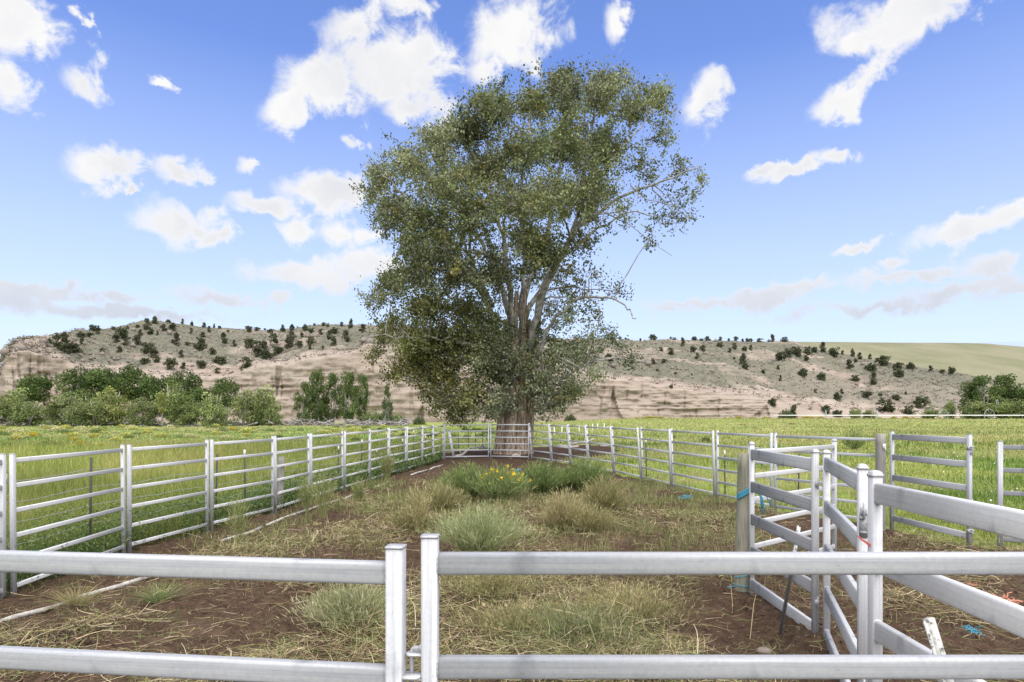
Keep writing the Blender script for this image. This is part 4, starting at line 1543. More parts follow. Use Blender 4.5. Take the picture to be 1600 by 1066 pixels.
# shrubs out in the fields
def field_shrub_mesh(seed, cols, wts, flower):
    rg = np.random.default_rng(seed)
    n = 900
    v = rg.normal(0, 1, (n, 3))
    v /= np.linalg.norm(v, axis=1)[:, None]
    v[:, 2] = np.abs(v[:, 2])
    r = (rg.random(n) ** 0.35)[:, None] * (0.85 + 0.3 * rg.random((n, 1)))
    P = v * r * (1, 1, 0.8)
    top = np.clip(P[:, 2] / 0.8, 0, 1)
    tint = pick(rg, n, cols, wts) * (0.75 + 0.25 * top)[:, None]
    if flower is not None:
        f = rg.random(n) < top * 0.85
        tint[f] = pick(rg, int(f.sum()), [flower, tuple(q * 0.75 for q in flower)], [2, 1])
    V, F, C = leaf_quads(P, np.full(n, 0.16), rg, tint, 0.5)
    return mesh_np('shrub', V, F, None, M['leaf'], C)


FS = {
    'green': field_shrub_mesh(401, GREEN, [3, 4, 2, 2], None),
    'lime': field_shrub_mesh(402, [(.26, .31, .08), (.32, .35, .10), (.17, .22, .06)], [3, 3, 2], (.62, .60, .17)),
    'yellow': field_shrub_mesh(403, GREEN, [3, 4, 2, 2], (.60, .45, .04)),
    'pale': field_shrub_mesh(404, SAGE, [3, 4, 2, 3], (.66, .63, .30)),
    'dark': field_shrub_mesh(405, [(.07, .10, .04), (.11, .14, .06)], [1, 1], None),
}
LBL = {'green': 'rounded green shrub', 'lime': 'yellow green shrub about to flower', 'yellow': 'shrub covered in golden yellow flowers', 'pale': 'pale sage coloured shrub', 'dark': 'dark green shrub'}


def field_shrub(kind, x, yb, wpx, label, group, z=None, hk=1.0):
    z_ = z
    if z is None:
        z_ = H * FPX / max(yb - HY, 5)
        for _ in range(6):
            g_ = float(gh(px(x, z_), z_))
            z_ = (H - g_) * FPX / max(yb - HY, 3)
    X = px(x, z_)
    r = wpx / FPX * z_ / 2
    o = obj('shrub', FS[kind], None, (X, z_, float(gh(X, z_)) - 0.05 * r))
    o.scale = (r, r, r * hk)
    o.rotation_euler = (0, 0, RNG.uniform(0, 6.28))
    return tag(o, label, 'shrub', group)


FG = 'shrubs dotted over the left meadow'
for kd, x, yb, w, lab in (('lime', 52, 706, 19, 'lone yellow green shrub in the left meadow near the left photo edge'), ('yellow', 126, 698, 25, 'golden flowering shrub, largest and brightest in the left meadow'),
                          ('lime', 112, 700, 17, 'small yellow green shrub touching the golden one on its left'), ('lime', 154, 699, 23, 'yellow green shrub right of the golden flowering one'),
                          ('green', 146, 708, 15, 'little green shrub in front of the golden flowering one'), ('lime', 181, 690, 20, 'yellow green shrub farther back right of the golden one'),
                          ('green', 75, 697, 26, 'wide green shrub behind left of the golden flowering one'), ('lime', 255, 698, 14, 'small yellow green shrub just above the second left panel'),
                          ('dark', 12, 700, 24, 'dark low shrub at the left photo edge in the meadow'), ('yellow', 108, 681, 13, 'far small golden shrub behind the golden one')):
    field_shrub(kd, x, yb, w, lab, FG)
rg = np.random.default_rng(410)
FAR_SHRUBS = []
for i in range(165):
    yb = rg.uniform(668, 690) if i % 3 else rg.uniform(668, 676)
    x = rg.uniform(-30, 770)
    kd = ['pale', 'lime', 'pale', 'yellow', 'green', 'lime', 'pale'][int(rg.integers(0, 7))]
    if x > 420:
        kd = ['green', 'lime', 'green', 'dark', 'pale'][int(rg.integers(0, 5))]
    o = field_shrub(kd, x, yb, rg.uniform(12, 26) * (0.75 if yb < 675 else 1), 'x', FG, hk=0.9)
    FAR_SHRUBS.append((o, x, '%s %s' % ('near' if yb > 680 else 'far' if yb < 673 else 'middling', LBL[kd])))
field_shrub('dark', 1102, 691, 20, 'single dark green shrub in the pasture beyond the right fence', 'shrubs of the right pasture')
field_shrub('dark', 1237, 664, 18, 'flat dark patch of weeds far out in the right pasture', 'shrubs of the right pasture', hk=0.3)
field_shrub('dark', 1160, 665, 18, 'smaller flat dark weed patch far out left of the other', 'shrubs of the right pasture', hk=0.25)
sh = bush(1334, 703, 30, 28, 'thin airy green weed standing in the right pasture above the fence rail', GREEN, [1, 3, 1, 3], 420, 90, name='weed', cat='weed', leafy=3)
sh['group'] = 'shrubs of the right pasture'
# yellow flowering strip at the foot of the cliffs
rg = np.random.default_rng(415)
for i in range(34):
    x = float(rg.choice([rg.uniform(975, 1050), rg.uniform(1130, 1215), rg.uniform(1255, 1290), rg.uniform(1370, 1470)]))
    z_ = float(np.interp(x, XK, FOOTY)) - 7
    o = field_shrub('yellow', x, 0, rg.uniform(6, 12), 'x', 'golden shrubs along the cliff foot', z=z_, hk=.8)
    FAR_SHRUBS.append((o, x, 'little golden cliff foot shrub'))


# ------------------------------------------------------------------ the big cottonwood
TY = 33.0
tree = tag(empty('cottonwood_tree', (0.0, TY, 0.1)), 'huge spreading old cottonwood tree behind the far end of the pen', 'tree')
rg = np.random.default_rng(500)


def T3(x, y, dz=0.0):
    z = TY + dz
    return np.array([px(x, z), z - TY, zpx(y, z) - 0.1])


# stems of the multiple trunk, ribbed
b = MB()
for (x0, x1, r0, dz, ytop) in ((781, 797, .36, 0.0, 455), (797, 806, .36, -.25, 455), (812, 820, .34, -.05, 455), (823, 838, .30, .35, 470), (790, 790, .40, .5, 500), (808, 825, .40, .5, 500)):
    n = 20
    pts, Vv = [], []
    rowsn = 16
    for k in range(rowsn):
        t = k / (rowsn - 1)
        yy_ = 724 + (ytop - 724) * t
        c_ = T3(x0 + (x1 - x0) * t * 1.1, yy_, dz * (1 - 0.4 * t))
        rad = r0 * 0.9 * (1.0 + 0.6 * max(0, 1 - t * 7) ** 2) * (1 - 0.72 * t ** 1.2)
        a_ = np.arange(n) / n * 2 * math.pi
        rr = rad * (1 + 0.09 * np.sin(a_ * 5 + x0) + 0.06 * np.sin(a_ * 9 + t * 3 + x0) + 0.07 * (vnoise(a_ * 3, a_ * 0 + t * 5, x0) - 0.5))
        Vv.append(np.c_[c_[0] + rr * np.cos(a_), c_[1] + rr * np.sin(a_), np.full(n, c_[2])])
    Vv = np.concatenate(Vv)
    i = np.arange(n)
    j = (i + 1) % n
    b.add(Vv, np.concatenate([np.stack([q * n + i, q * n + j, (q + 1) * n + j, (q + 1) * n + i], 1) for q in range(rowsn - 1)]))
obj('trunk', b.mesh('trunk', M['bark'], True), tree)

LIMBS = [  # photograph columns/rows, depth offsets, start and end radius
    ([(800, 600), (803, 540), (800, 480), (790, 400), (775, 330), (742, 250), (715, 190)], 0.5, -3.0, .30, .05),
    ([(792, 570), (772, 490), (735, 430), (695, 385), (645, 320), (600, 275)], 0.0, -2.0, .24, .04),
    ([(812, 560), (815, 480), (820, 400), (812, 310), (825, 220), (830, 150)], 0.2, 2.5, .30, .05),
    ([(830, 540), (850, 440), (888, 375), (945, 318), (1015, 292), (1085, 262)], 0.0, -1.0, .28, .035),
    ([(826, 545), (842, 470), (880, 400), (905, 330), (920, 230), (935, 135)], -0.4, -3.0, .28, .05),
    ([(838, 560), (862, 500), (900, 466), (945, 462), (985, 480), (992, 500)], -0.8, -4.5, .15, .025),
    ([(790, 590), (765, 545), (720, 535), (660, 528), (590, 525)], -0.6, -4.0, .20, .03),
    ([(785, 640), (758, 600), (730, 592), (690, 600), (650, 598)], -0.3, -2.5, .16, .03),
    ([(835, 640), (880, 590), (930, 560), (980, 560), (995, 548)], -0.6, -3.5, .14, .025),
    ([(880, 400), (925, 300), (965, 240), (1020, 175)], -0.5, 1.0, .16, .035),
    ([(815, 480), (850, 380), (870, 290), (885, 200), (890, 130)], 0.8, 5.0, .24, .04),
    ([(800, 500), (770, 420), (735, 350), (690, 300), (655, 265)], 0.8, 5.0, .22, .04),
    ([(820, 500), (860, 420), (920, 370), (980, 330), (1030, 340)], 0.8, 4.5, .20, .03),
    ([(800, 540), (740, 480), (680, 450), (610, 440)], 0.8, 3.5, .18, .03),
    ([(770, 480), (740, 410), (730, 330), (760, 240), (775, 170)], -0.4, -3.5, .15, .03),
    ([(760, 470), (735, 400), (700, 340), (660, 310)], 0.2, -4.0, .10, .03),
]
limb_pts, limb_r = [], []
for (pp, d0, d1, r0, r1) in LIMBS:
    m = len(pp)
    pts = np.array([T3(x, y, d0 + (d1 - d0) * (i / (m - 1))) for i, (x, y) in enumerate(pp)])
    # resample with a slight wander
    ts = np.linspace(0, m - 1, 22)
    fine_ = np.stack([np.interp(ts, np.arange(m), pts[:, q]) for q in range(3)], 1)
    ker = np.array([.25, .5, .25])
    for _ in range(2):
        fine_[1:-1] = (fine_[:-2] * .25 + fine_[1:-1] * .5 + fine_[2:] * .25)
    fine_[1:] += rg.normal(0, 0.06, (21, 3))
    rr = (r0 + (r1 - r0) * (np.linspace(0, 1, 22) ** 0.6)) * 0.82
    b = MB()
    b.tube(fine_, rr, 9)
    obj('branch', b.mesh('branch', M['limb'], True), tree)
    limb_pts.append(fine_)
    limb_r.append(rr)
LP, LR = np.concatenate(limb_pts), np.concatenate(limb_r)

LOBES = [(760, 640, 34, .7), (700, 625, 38, .8), (725, 652, 26, .6), (805, 640, 30, .5), (865, 632, 34, .6), (770, 560, 44, .7), (825, 585, 40, .6), (745, 560, 46, .9), (665, 570, 46, .9),
         (770, 400, 44, .75), (830, 430, 44, .7), (880, 440, 40, .6), (740, 470, 42, .75), (800, 470, 42, .65), (860, 480, 40, .6), (820, 375, 44, .8), (790, 520, 40, .6), (840, 520, 40, .6), (700, 390, 46, .8), (935, 500, 34, .5), (930, 345, 40, .6),
         (880, 150, 42, 1), (935, 148, 45, 1), (990, 170, 42, .8), (1042, 210, 40, .7), (835, 165, 38, 1), (778, 172, 44, 1), (735, 205, 44, 1), (690, 225, 44, 1), (640, 255, 42, 1), (598, 275, 38, .9), (1070, 262, 32, .7),
         (965, 130, 25, .8), (880, 120, 26, .8), (1025, 160, 30, .8), (745, 165, 28, .8), (580, 300, 28, .8),
         (700, 290, 52, 1), (760, 265, 52, 1), (820, 240, 52, 1), (880, 225, 52, 1), (940, 235, 52, 1), (1000, 265, 42, .7), (1052, 320, 36, .5), (615, 330, 46, .9), (670, 350, 48, .9), (740, 340, 52, 1), (800, 320, 50, 1),
         (860, 310, 52, 1), (920, 300, 50, 1), (972, 335, 40, .45), (1020, 370, 36, .35), (1075, 300, 32, .5), (1060, 345, 30, .4), (1090, 275, 22, .5),
         (618, 440, 40, .85), (660, 418, 48, .9), (715, 430, 48, .9), (780, 430, 45, .8), (850, 400, 46, 1), (905, 385, 40, .75), (925, 430, 46, .45), (965, 455, 34, .35), (900, 465, 40, .5), (590, 470, 30, .8), (640, 385, 36, .8),
         (608, 512, 42, 1), (650, 535, 50, 1), (700, 535, 50, 1), (640, 580, 36, 1), (750, 520, 46, .9), (690, 590, 36, 1), (590, 545, 30, 1), (665, 480, 40, 1), (720, 485, 40, .8), (615, 585, 26, .8), (660, 610, 24, .6),
         (765, 590, 44, .75), (735, 622, 36, .8), (800, 555, 42, .7), (850, 575, 46, .75), (835, 612, 38, .75), (882, 600, 42, .75), (905, 555, 44, .75), (935, 535, 40, .65), (972, 548, 32, .45), (870, 535, 44, .7), (785, 628, 32, .7),
         (900, 618, 28, .6), (712, 645, 22, .8), (850, 640, 22, .6), (925, 588, 32, .55), (800, 590, 36, .6), (885, 500, 40, .6), (985, 570, 20, .35)]
leafP, leafC = [], []
tw = MB()


def lobe(c3, r, dens, shade_c):
    r = r * 0.92
    n_tw = max(6, int(27 * dens * (r / 1.38) ** 2))
    lobe_k = float(rg.choice([.72, .9, 1.1, 1.45]))
    # the limb that feeds this clump
    dd = np.linalg.norm(LP - c3, axis=1) + np.maximum(0, LP[:, 2] - c3[2]) * 1.2
    k = int(np.argmin(dd))
    a0 = LP[k]
    mid = (a0 + c3) / 2 + rg.normal(0, 0.12, 3) * min(1.5, dd[k]) + (0, 0, -0.05)
    if dd[k] > 0.3:
        tq = np.linspace(0, 1, 8)[:, None]
        cv = (1 - tq) ** 2 * a0 + 2 * tq * (1 - tq) * (mid + (0, 0, .12 * dd[k])) + tq ** 2 * c3
        cv[1:-1] += rg.normal(0, 0.05, (6, 3))
        tw.tube(cv, np.linspace(min(0.06, LR[k] * .7), .018, 8), 5, cap=False)
    for _ in range(n_tw):
        v = rg.normal(0, 1, 3)
        v /= np.linalg.norm(v)
        v[2] *= 0.85
        e_ = c3 + v * r * (rg.uniform(0.35, 1.05) if rg.random() < .8 else rg.uniform(1.0, 1.4))
        mid = c3 + (e_ - c3) * 0.5 + rg.normal(0, 0.1, 3)
        if rg.random() < 0.6:
            tw.tube([c3 + rg.normal(0, .1, 3), mid, e_], [.016, .011, .006], 3, cap=False)
        m = int(rg.uniform(36, 84) * (0.6 + 0.4 * dens))
        sg = rg.uniform(0.10, 0.22)
        # leaves follow the twig and the side sprays that leave it
        f = rg.random((m, 1)) ** 1.3
        q = e_ + (mid - e_) * f
        for _k in range(3):
            sel = rg.random(m) < .3
            dv = rg.normal(0, 1, 3) * (1, 1, .7) + (0, 0, .35)
            q[sel] += dv / np.linalg.norm(dv) * rg.random((int(sel.sum()), 1)) * 0.55
        q = q + rg.normal(0, 1, (m, 3)) * (sg * .6, sg * .6, sg * 0.6)
        leafP.append(q)
        base = np.array(shade_c) * lobe_k * rg.uniform(0.7, 1.4)
        if rg.random() < 0.10:
            base = np.array((.17, .155, .05)) * rg.uniform(.8, 1.2)
        leafC.append(base * rg.uniform(0.65, 1.45, (m, 1)) + (rg.random((m, 1)) < 0.14) * np.array((.15, .165, .125)))


for (x, y, rp, dens) in LOBES:
    offx = (x - 830) / 290.0
    offy = (y - 330) / 260.0
    room = 7.0 * math.sqrt(max(0.04, 1 - min(1, offx ** 2)))
    if y > 500:
        room *= 0.55
    spots = [rg.uniform(-1, 1) * room * 0.55]
    if dens > 0.75 and room > 3.0:
        spots += [rg.uniform(0.3, 1.0) * room]
        if abs(offx) < 0.75:
            spots += [-rg.uniform(0.4, 0.95) * room]
    if y > 540 and 740 < x < 920:
        spots = [-1.2 + rg.uniform(-.8, .5), rg.uniform(0.8, 2.0)]
    for dz in spots:
        z = TY + dz
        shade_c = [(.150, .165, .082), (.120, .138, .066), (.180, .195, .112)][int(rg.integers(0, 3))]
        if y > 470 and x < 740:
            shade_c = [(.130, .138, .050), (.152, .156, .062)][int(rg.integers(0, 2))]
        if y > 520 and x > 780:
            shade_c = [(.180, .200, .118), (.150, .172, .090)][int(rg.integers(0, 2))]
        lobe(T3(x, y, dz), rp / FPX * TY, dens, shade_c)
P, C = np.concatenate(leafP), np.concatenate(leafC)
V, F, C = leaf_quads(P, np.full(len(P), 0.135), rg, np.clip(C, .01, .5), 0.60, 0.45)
C = C * 1.02
cr = obj('crown', mesh_np('crown', V, F, None, M['leaf'], C), tree)
cr['kind'] = 'stuff'
tg = obj('twigs', tw.mesh('twigs', M['limb']), tree)
tg['kind'] = 'stuff'
N_LEAF = len(P)
# two bare snags showing pale in the foliage
b = MB()
for (pp, dz, r0) in (([(800, 575), (792, 562), (784, 563), (778, 568)], -2.2, .03), ([(880, 560), (905, 574), (918, 596), (932, 610), (938, 622)], -3.0, .03), ([(880, 572), (900, 590), (912, 612), (930, 628)], -3.2, .02), ([(912, 470), (915, 440), (910, 455), (935, 480), (940, 510)], -3.0, .03),
                     ([(680, 520), (695, 500), (705, 515)], -3.2, .025), ([(985, 290), (1010, 312), (1050, 320), (1080, 345)], -1, .03), ([(940, 330), (985, 352), (1020, 380), (1050, 400)], -1, .03)):
    b.tube([T3(x, y, dz) for x, y in pp], np.linspace(r0, r0 * .4, len(pp)), 5)
obj('bare_branch', b.mesh('bare_branch', M['limb']), tree)


# ------------------------------------------------------------------ trees round the field
def crown_mesh(seed, shape, n, cols, wts, leaf):
    """unit crown: width about 2, height 2, base at 0, made of clumps with gaps between"""
    rg = np.random.default_rng(seed)
    P, C = [], []
    if shape == 'round':
        clumps = []
        for _ in range(26):
            v = rg.normal(0, 1, 3)
            v /= np.linalg.norm(v)
            clumps.append((v * rg.uniform(.35, .72) * (1, 1, .92) + (0, 0, 1.05), rg.uniform(.24, .42)))
    elif shape == 'tall':
        clumps = []
        for _ in range(46):
            h_ = rg.uniform(.18, 1.85)
            w_ = .62 * math.sin(math.pi * min(1, (h_ / 2.0) ** 0.75)) + .15
            a_ = rg.uniform(0, 6.28)
            clumps.append((np.array((math.cos(a_) * w_ * rg.uniform(.3, 1), math.sin(a_) * w_ * rg.uniform(.3, 1), h_)), rg.uniform(.16, .3)))
    elif shape == 'cone':
        clumps = []
        for _ in range(50):
            h_ = 1.9 * rg.random() ** 1.3
            w_ = .8 * (1 - h_ / 2.05) ** 0.8
            a_ = rg.uniform(0, 6.28)
            clumps.append((np.array((math.cos(a_) * w_ * rg.uniform(.4, 1), math.sin(a_) * w_ * rg.uniform(.4, 1), h_ + .08)), rg.uniform(.12, .22)))
    else:      # willow: many upswept sprays from the ground
        clumps = []
        for _ in range(30):
            a_ = rg.uniform(0, 6.28)
            q = rg.random() ** .6
            h_ = rg.uniform(.25, 1.0) ** .7 * (1.72 - .75 * q * q)
            clumps.append((np.array((math.cos(a_) * q * .72, math.sin(a_) * q * .72, h_)), rg.uniform(.22, .38)))
        for _ in range(14):
            a_ = rg.uniform(0, 6.28)
            q = rg.uniform(.3, .9)
            clumps.append((np.array((math.cos(a_) * q * .8, math.sin(a_) * q * .8, rg.uniform(.1, .55))), rg.uniform(.2, .32)))
    for c_, r_ in clumps:
        m = int(n / len(clumps))
        v = rg.normal(0, 1, (m, 3))
        v /= np.linalg.norm(v, axis=1)[:, None]
        P.append(c_ + v * r_ * (rg.random((m, 1)) ** 0.22) * (1, 1, .85))
        base = np.array(cols)[rg.choice(len(cols), p=np.array(wts) / sum(wts))] * rg.uniform(.7, 1.35)
        C.append(base * rg.uniform(.7, 1.35, (m, 1)))
    P, C = np.concatenate(P), np.concatenate(C)
    V, F, C = leaf_quads(P, np.full(len(P), leaf), rg, C, 0.6)
    return mesh_np('crown', V, F, None, M['leaf'], C)


def trunk_mesh(seed, nst):
    rg = np.random.default_rng(seed)
    b = MB()
    for k in range(nst):
        x_, y_ = rg.normal(0, .10 if nst > 1 else 0.01, 2)
        e_ = rg.normal(0, .25, 2)
        b.tube([(x_, y_, -.1), (x_ + e_[0] * .2, y_ + e_[1] * .2, .45), (x_ + e_[0] * .7, y_ + e_[1] * .7, 1.0), (x_ + e_[0], y_ + e_[1], 1.5)], [.045, .035, .026, .01], 6)
    return b.mesh('trunk', M['limb'])


DG = [(.085, .125, .042), (.125, .165, .058), (.06, .09, .032)]
LGN = [(.22, .27, .10), (.28, .325, .135), (.155, .195, .07)]
YG = [(.25, .28, .09), (.31, .33, .13), (.17, .205, .065)]
CR = {
    'broad': [crown_mesh(600 + i, 'round', 3600, DG, [3, 3, 2], .105) for i in range(2)],
    'willow': [crown_mesh(610 + i, 'willow', 3800, LGN, [3, 2, 3], .10) for i in range(2)],
    'olive': [crown_mesh(620 + i, 'willow', 3600, [(.175, .215, .085), (.13, .165, .062), (.225, .255, .11)], [3, 3, 2], .10) for i in range(2)],
    'yellow': [crown_mesh(630, 'willow', 3600, YG, [3, 3, 2], .10)],
    'tall': [crown_mesh(640 + i, 'tall', 3600, DG, [3, 3, 1], .09) for i in range(2)],
    'cone': [crown_mesh(650, 'cone', 3200, [(.075, .115, .045), (.10, .14, .06)], [1, 1], .09)],
    'slim': [crown_mesh(660, 'tall', 1400, [(.26, .25, .06), (.20, .21, .06)], [1, 1], .11)],
}
TR = [trunk_mesh(670, 1), trunk_mesh(671, 3), trunk_mesh(672, 4)]
FT = [  # kind, column, top row, base row, width, distance, label
    ('broad', 58, 572, 664, 66, 136, 'dark green broad tree at the left behind the willows'),
    ('broad', 118, 570, 664, 64, 138, 'dark green broad tree, second from the left in the back row'),
    ('broad', 168, 559, 664, 92, 137, 'tallest dark green tree of the left grove with pale stems showing'),
    ('broad', 205, 566, 664, 56, 139, 'dark green tree overlapping the tallest one on its right'),
    ('broad', 240, 573, 664, 62, 136, 'dark green tree above the yellow slim sapling'),
    ('broad', 284, 576, 664, 66, 138, 'dark green tree behind the light green willow, right of the slim sapling'),
    ('broad', 318, 594, 664, 54, 137, 'dark green tree low in the gap of the back row'),
    ('broad', 352, 588, 664, 60, 138, 'dark green tree last in the back row of the left grove'),
    ('willow', -22, 598, 668, 74, 116, 'green willow partly cut by the left photo edge, in front'),
    ('willow', 18, 598, 668, 70, 120, 'light green willow near the left photo edge'),
    ('olive', 46, 622, 668, 76, 114, 'low dark olive willow in the left front row'),
    ('olive', 100, 608, 669, 66, 112, 'olive willow with pale thin stems in the left front row'),
    ('willow', 130, 603, 667, 54, 118, 'bright green willow behind the pale stemmed olive one'),
    ('yellow', 174, 600, 667, 62, 117, 'yellow green willow in the middle of the left grove'),
    ('olive', 150, 620, 667, 52, 115, 'low olive willow beneath the yellow green one'),
    ('olive', 222, 618, 667, 58, 115, 'dull olive low willow left of the slim yellow sapling'),
    ('willow', 268, 588, 668, 66, 116, 'tall light green willow behind the slim yellow sapling'),
    ('slim', 253, 615, 669, 18, 113, 'slim yellow sapling with a bare pale stem'),
    ('willow', 300, 612, 667, 44, 117, 'narrow green willow right of the tall light green one'),
    ('willow', 334, 606, 667, 56, 116, 'rounded light green willow left of the pink cliff gap'),
    ('olive', 384, 598, 666, 56, 118, 'olive green willow right of the pink cliff gap'),
    ('willow', 412, 594, 665, 58, 120, 'large light green willow at the right end of the left grove'),
    ('olive', 432, 640, 664, 26, 119, 'small bush at the right end of the left grove'),
    ('tall', 476, 596, 662, 40, 130, 'small airy tree left of the tall dark poplars'),
    ('tall', 497, 578, 662, 54, 131, 'tall dark poplar with pale trunks, left one of the clump'),
    ('tall', 520, 582, 662, 48, 134, 'tall dark poplar in the middle of the clump'),
    ('tall', 543, 579, 662, 50, 132, 'tall dark poplar, right one of the clump'),
    ('tall', 566, 584, 662, 36, 136, 'narrow dark poplar half behind the right one'),
    ('cone', 605, 603, 660, 36, 132, 'lone dark conical evergreen left of the big cottonwood'),
    ('cone', 1355, 0, 0, 0, 0, ''),
    ('willow', 1336, 634, 652, 24, 178, 'small bright green willow at the foot of the right hill'),
    ('olive', 1358, 638, 652, 24, 182, 'small olive bush right of the bright green willow'),
    ('willow', 1456, 634, 653, 36, 172, 'rounded light green willow by the wheel line arch'),
    ('willow', 1482, 622, 653, 26, 170, 'slender willow at the left of the right grove'),
    ('tall', 1514, 596, 654, 42, 168, 'tall green cottonwood, leftmost of the right grove'),
    ('tall', 1536, 586, 654, 50, 165, 'broad green cottonwood with yellowish top in the right grove'),
    ('tall', 1572, 584, 654, 52, 166, 'tallest green cottonwood of the right grove'),
    ('olive', 1526, 622, 655, 40, 160, 'low olive willow under the leftmost cottonwoods of the right grove'),
    ('willow', 1562, 618, 655, 44, 160, 'low green willow filling the middle of the right grove'),
    ('olive', 1592, 620, 655, 40, 160, 'low olive willow at the right photo edge under the grove'),
    ('broad', 1598, 590, 654, 54, 164, 'dark green cottonwood cut by the right photo edge'),
    ('tall', 1632, 588, 654, 56, 166, 'cottonwood of the right grove just outside the frame'),
]
for i, (kd, x, yt, yb, w, z, lab) in enumerate(FT):
    if not lab:
        continue
    X = px(x, z)
    g_ = float(gh(X, z))
    ht = zpx(yt, z) - g_
    e = tag(empty('tree', (X, z, g_)), lab, 'tree', 'trees round the field')
    e.name = {'broad': 'cottonwood_tree', 'willow': 'willow_tree', 'olive': 'willow_tree', 'yellow': 'willow_tree', 'tall': 'poplar_tree', 'cone': 'evergreen_tree', 'slim': 'sapling'}[kd]
    lift = {'broad': .22, 'tall': .03, 'slim': .35}.get(kd, .02) * (0.1 if x > 1500 else 1)
    c_ = obj('crown', CR[kd][i % len(CR[kd])], e, (0, 0, ht * lift), (0, 0, RNG.uniform(0, 6.28)))
    r = w / FPX * z / 2 * (1.3 if x > 1500 else 1.0)
    c_.scale = (r * .98, r * .98, ht * (1 - lift) / 2)
    c_['kind'] = 'stuff'
    t_ = obj('trunk', TR[i % 3] if kd != 'slim' else TR[0], e)
    t_.scale = (r * 1.2, r * 1.2, ht * 0.55) if kd != 'slim' else (r * 4, r * 4, ht * .6)

# low brush along the foot of the cliff left of the cottonwood
for (kd, x, yb, w, lab) in (('green', 500, 660, 34, 'low green brush under the tall poplars'), ('green', 580, 660, 40, 'low green brush beside the conical evergreen'), ('green', 622, 660, 30, 'low green brush just left of the little shed'),
                            ('dark', 655, 662, 22, 'dark bush right of the little shed'), ('dark', 628, 656, 20, 'dark bush behind the little shed'), ('dark', 891, 655, 20, 'dark bush at the cliff foot right of the cottonwood'),
                            ('dark', 1228, 652, 24, 'dark bush at the foot of the right hill near the cliff end')):
    field_shrub(kd, x, yb, w, lab, 'brush along the cliff foot', z=134 if x < 700 else 180, hk=1.5)

# ------------------------------------------------------------------ junipers on the hills
def juniper_mesh(seed, tall):
    rg = np.random.default_rng(seed)
    P, C = [], []
    for _ in range(16):
        a_ = rg.uniform(0, 6.28)
        h_ = rg.uniform(.15, 1.6 if tall else 1.25)
        q = (.75 if not tall else .5) * math.sin(math.pi * min(1, .18 + h_ / 2.1)) * rg.uniform(.2, 1)
        m = 34
        v = rg.normal(0, 1, (m, 3))
        v /= np.linalg.norm(v, axis=1)[:, None]
        P.append(np.array((math.cos(a_) * q, math.sin(a_) * q, h_)) + v * rg.uniform(.25, .42) * (rg.random((m, 1)) ** .4))
        C.append(np.array(((.085, .096, .052), (.105, .108, .07), (.075, .088, .05))[seed % 3]) * rg.uniform(.75, 1.35) * rg.uniform(.7, 1.35, (m, 1)))
    P, C = np.concatenate(P), np.concatenate(C)
    V, F, C = leaf_quads(P, np.full(len(P), .26), rg, C, .6)
    b = MB()
    b.add(V, F, None, C)
    b.tube([(0, 0, -.3), (.04, 0, .4), (0, .05, .9)], [.09, .07, .03], 5, col=(.10, .085, .065))
    return b.mesh('juniper', M['leaf'])


JM = [juniper_mesh(700 + i, i % 3 == 0) for i in range(7)]
JL = """75 533 11,94 534 28,115 540 22,106 550 11,128 534 12,159 549 12,126 523 11,139 524 10,153 518 12,145 513 12,176 512 9,180 528 18,192 520 22,213 509 9,228 510 16,233 518 14,241 503 9,254 512 14,270 511 15,263 501 7,
245 522 8,218 521 9,216 530 20,230 542 20,240 551 18,185 545 12,275 528 24,282 555 12,298 520 10,292 536 9,264 570 20,286 574 12,312 536 18,316 522 12,316 568 16,318 508 8,284 504 7,299 506 7,313 540 20,349 523 11,351 532 11,
356 517 6,319 508 8,334 511 6,342 512 6,388 515 10,401 514 9,413 512 5,422 517 11,427 527 20,441 514 11,456 512 11,454 524 18,476 513 11,485 516 11,485 530 18,501 519 10,391 536 20,402 550 24,417 552 22,432 547 20,452 536 20,
466 537 12,483 545 10,504 545 7,520 535 13,514 526 12,540 518 14,540 526 13,542 531 10,533 506 10,546 509 10,566 512 16,521 518 13,505 509 6,511 509 6,340 559 22,385 565 24,315 570 16,339 579 12,377 579 6,491 510 5,111 543 18,
100 527 14,245 560 14,225 566 13,196 535 12,330 548 14,365 540 10,470 524 9,410 538 16,325 516 9"""
JR = """1033 545 9,1047 550 13,1020 566 10,1037 565 11,1088 557 11,1082 546 11,1097 545 11,1065 537 12,1125 538 11,1140 548 9,1147 544 10,1163 546 10,1172 544 8,1161 562 16,1164 573 13,1193 582 9,1215 577 9,1219 593 8,1054 585 5,
1026 581 5,1080 586 4,1047 603 8,1147 561 5,1220 556 18,1230 553 14,1244 550 12,1258 560 11,1271 546 14,1284 545 14,1302 550 18,1316 551 9,1330 552 12,1343 556 13,1326 570 16,1336 563 9,1358 558 8,1377 563 22,1361 576 15,1402 568 17,
1422 572 12,1396 576 8,1403 584 14,1452 575 14,1470 579 9,1486 579 14,1253 583 14,1283 590 13,1334 590 17,1364 593 20,1307 620 14,1315 613 9,1352 614 18,1273 612 7,1415 614 6,1385 630 26,1400 620 16,1437 628 22,1376 617 7,1246 553 16,
1262 548 15,1238 546 14,1206 628 14,1240 646 18,1290 640 14,1308 644 16,1420 640 16,950 560 14,938 548 12"""
RG_L = [(x, 'r') for x in (116, 150, 241, 263, 299, 334, 388, 441, 505, 548)]
RG_R = (948, 955, 968, 976, 982, 1000, 1017, 1023, 1047, 1052, 1066, 1083, 1087, 1095, 1103, 1108, 1124, 1138, 1150, 1160, 1166, 1172, 1185, 1200, 1206, 1225)


ORD = ['leftmost', 'second from left', 'third from left', 'fourth from left', 'fifth from left', 'sixth from left', 'seventh from left', 'eighth from left', 'ninth from left', 'tenth from left', 'eleventh from left', 'twelfth from left', 'thirteenth from left']
PENDING = []


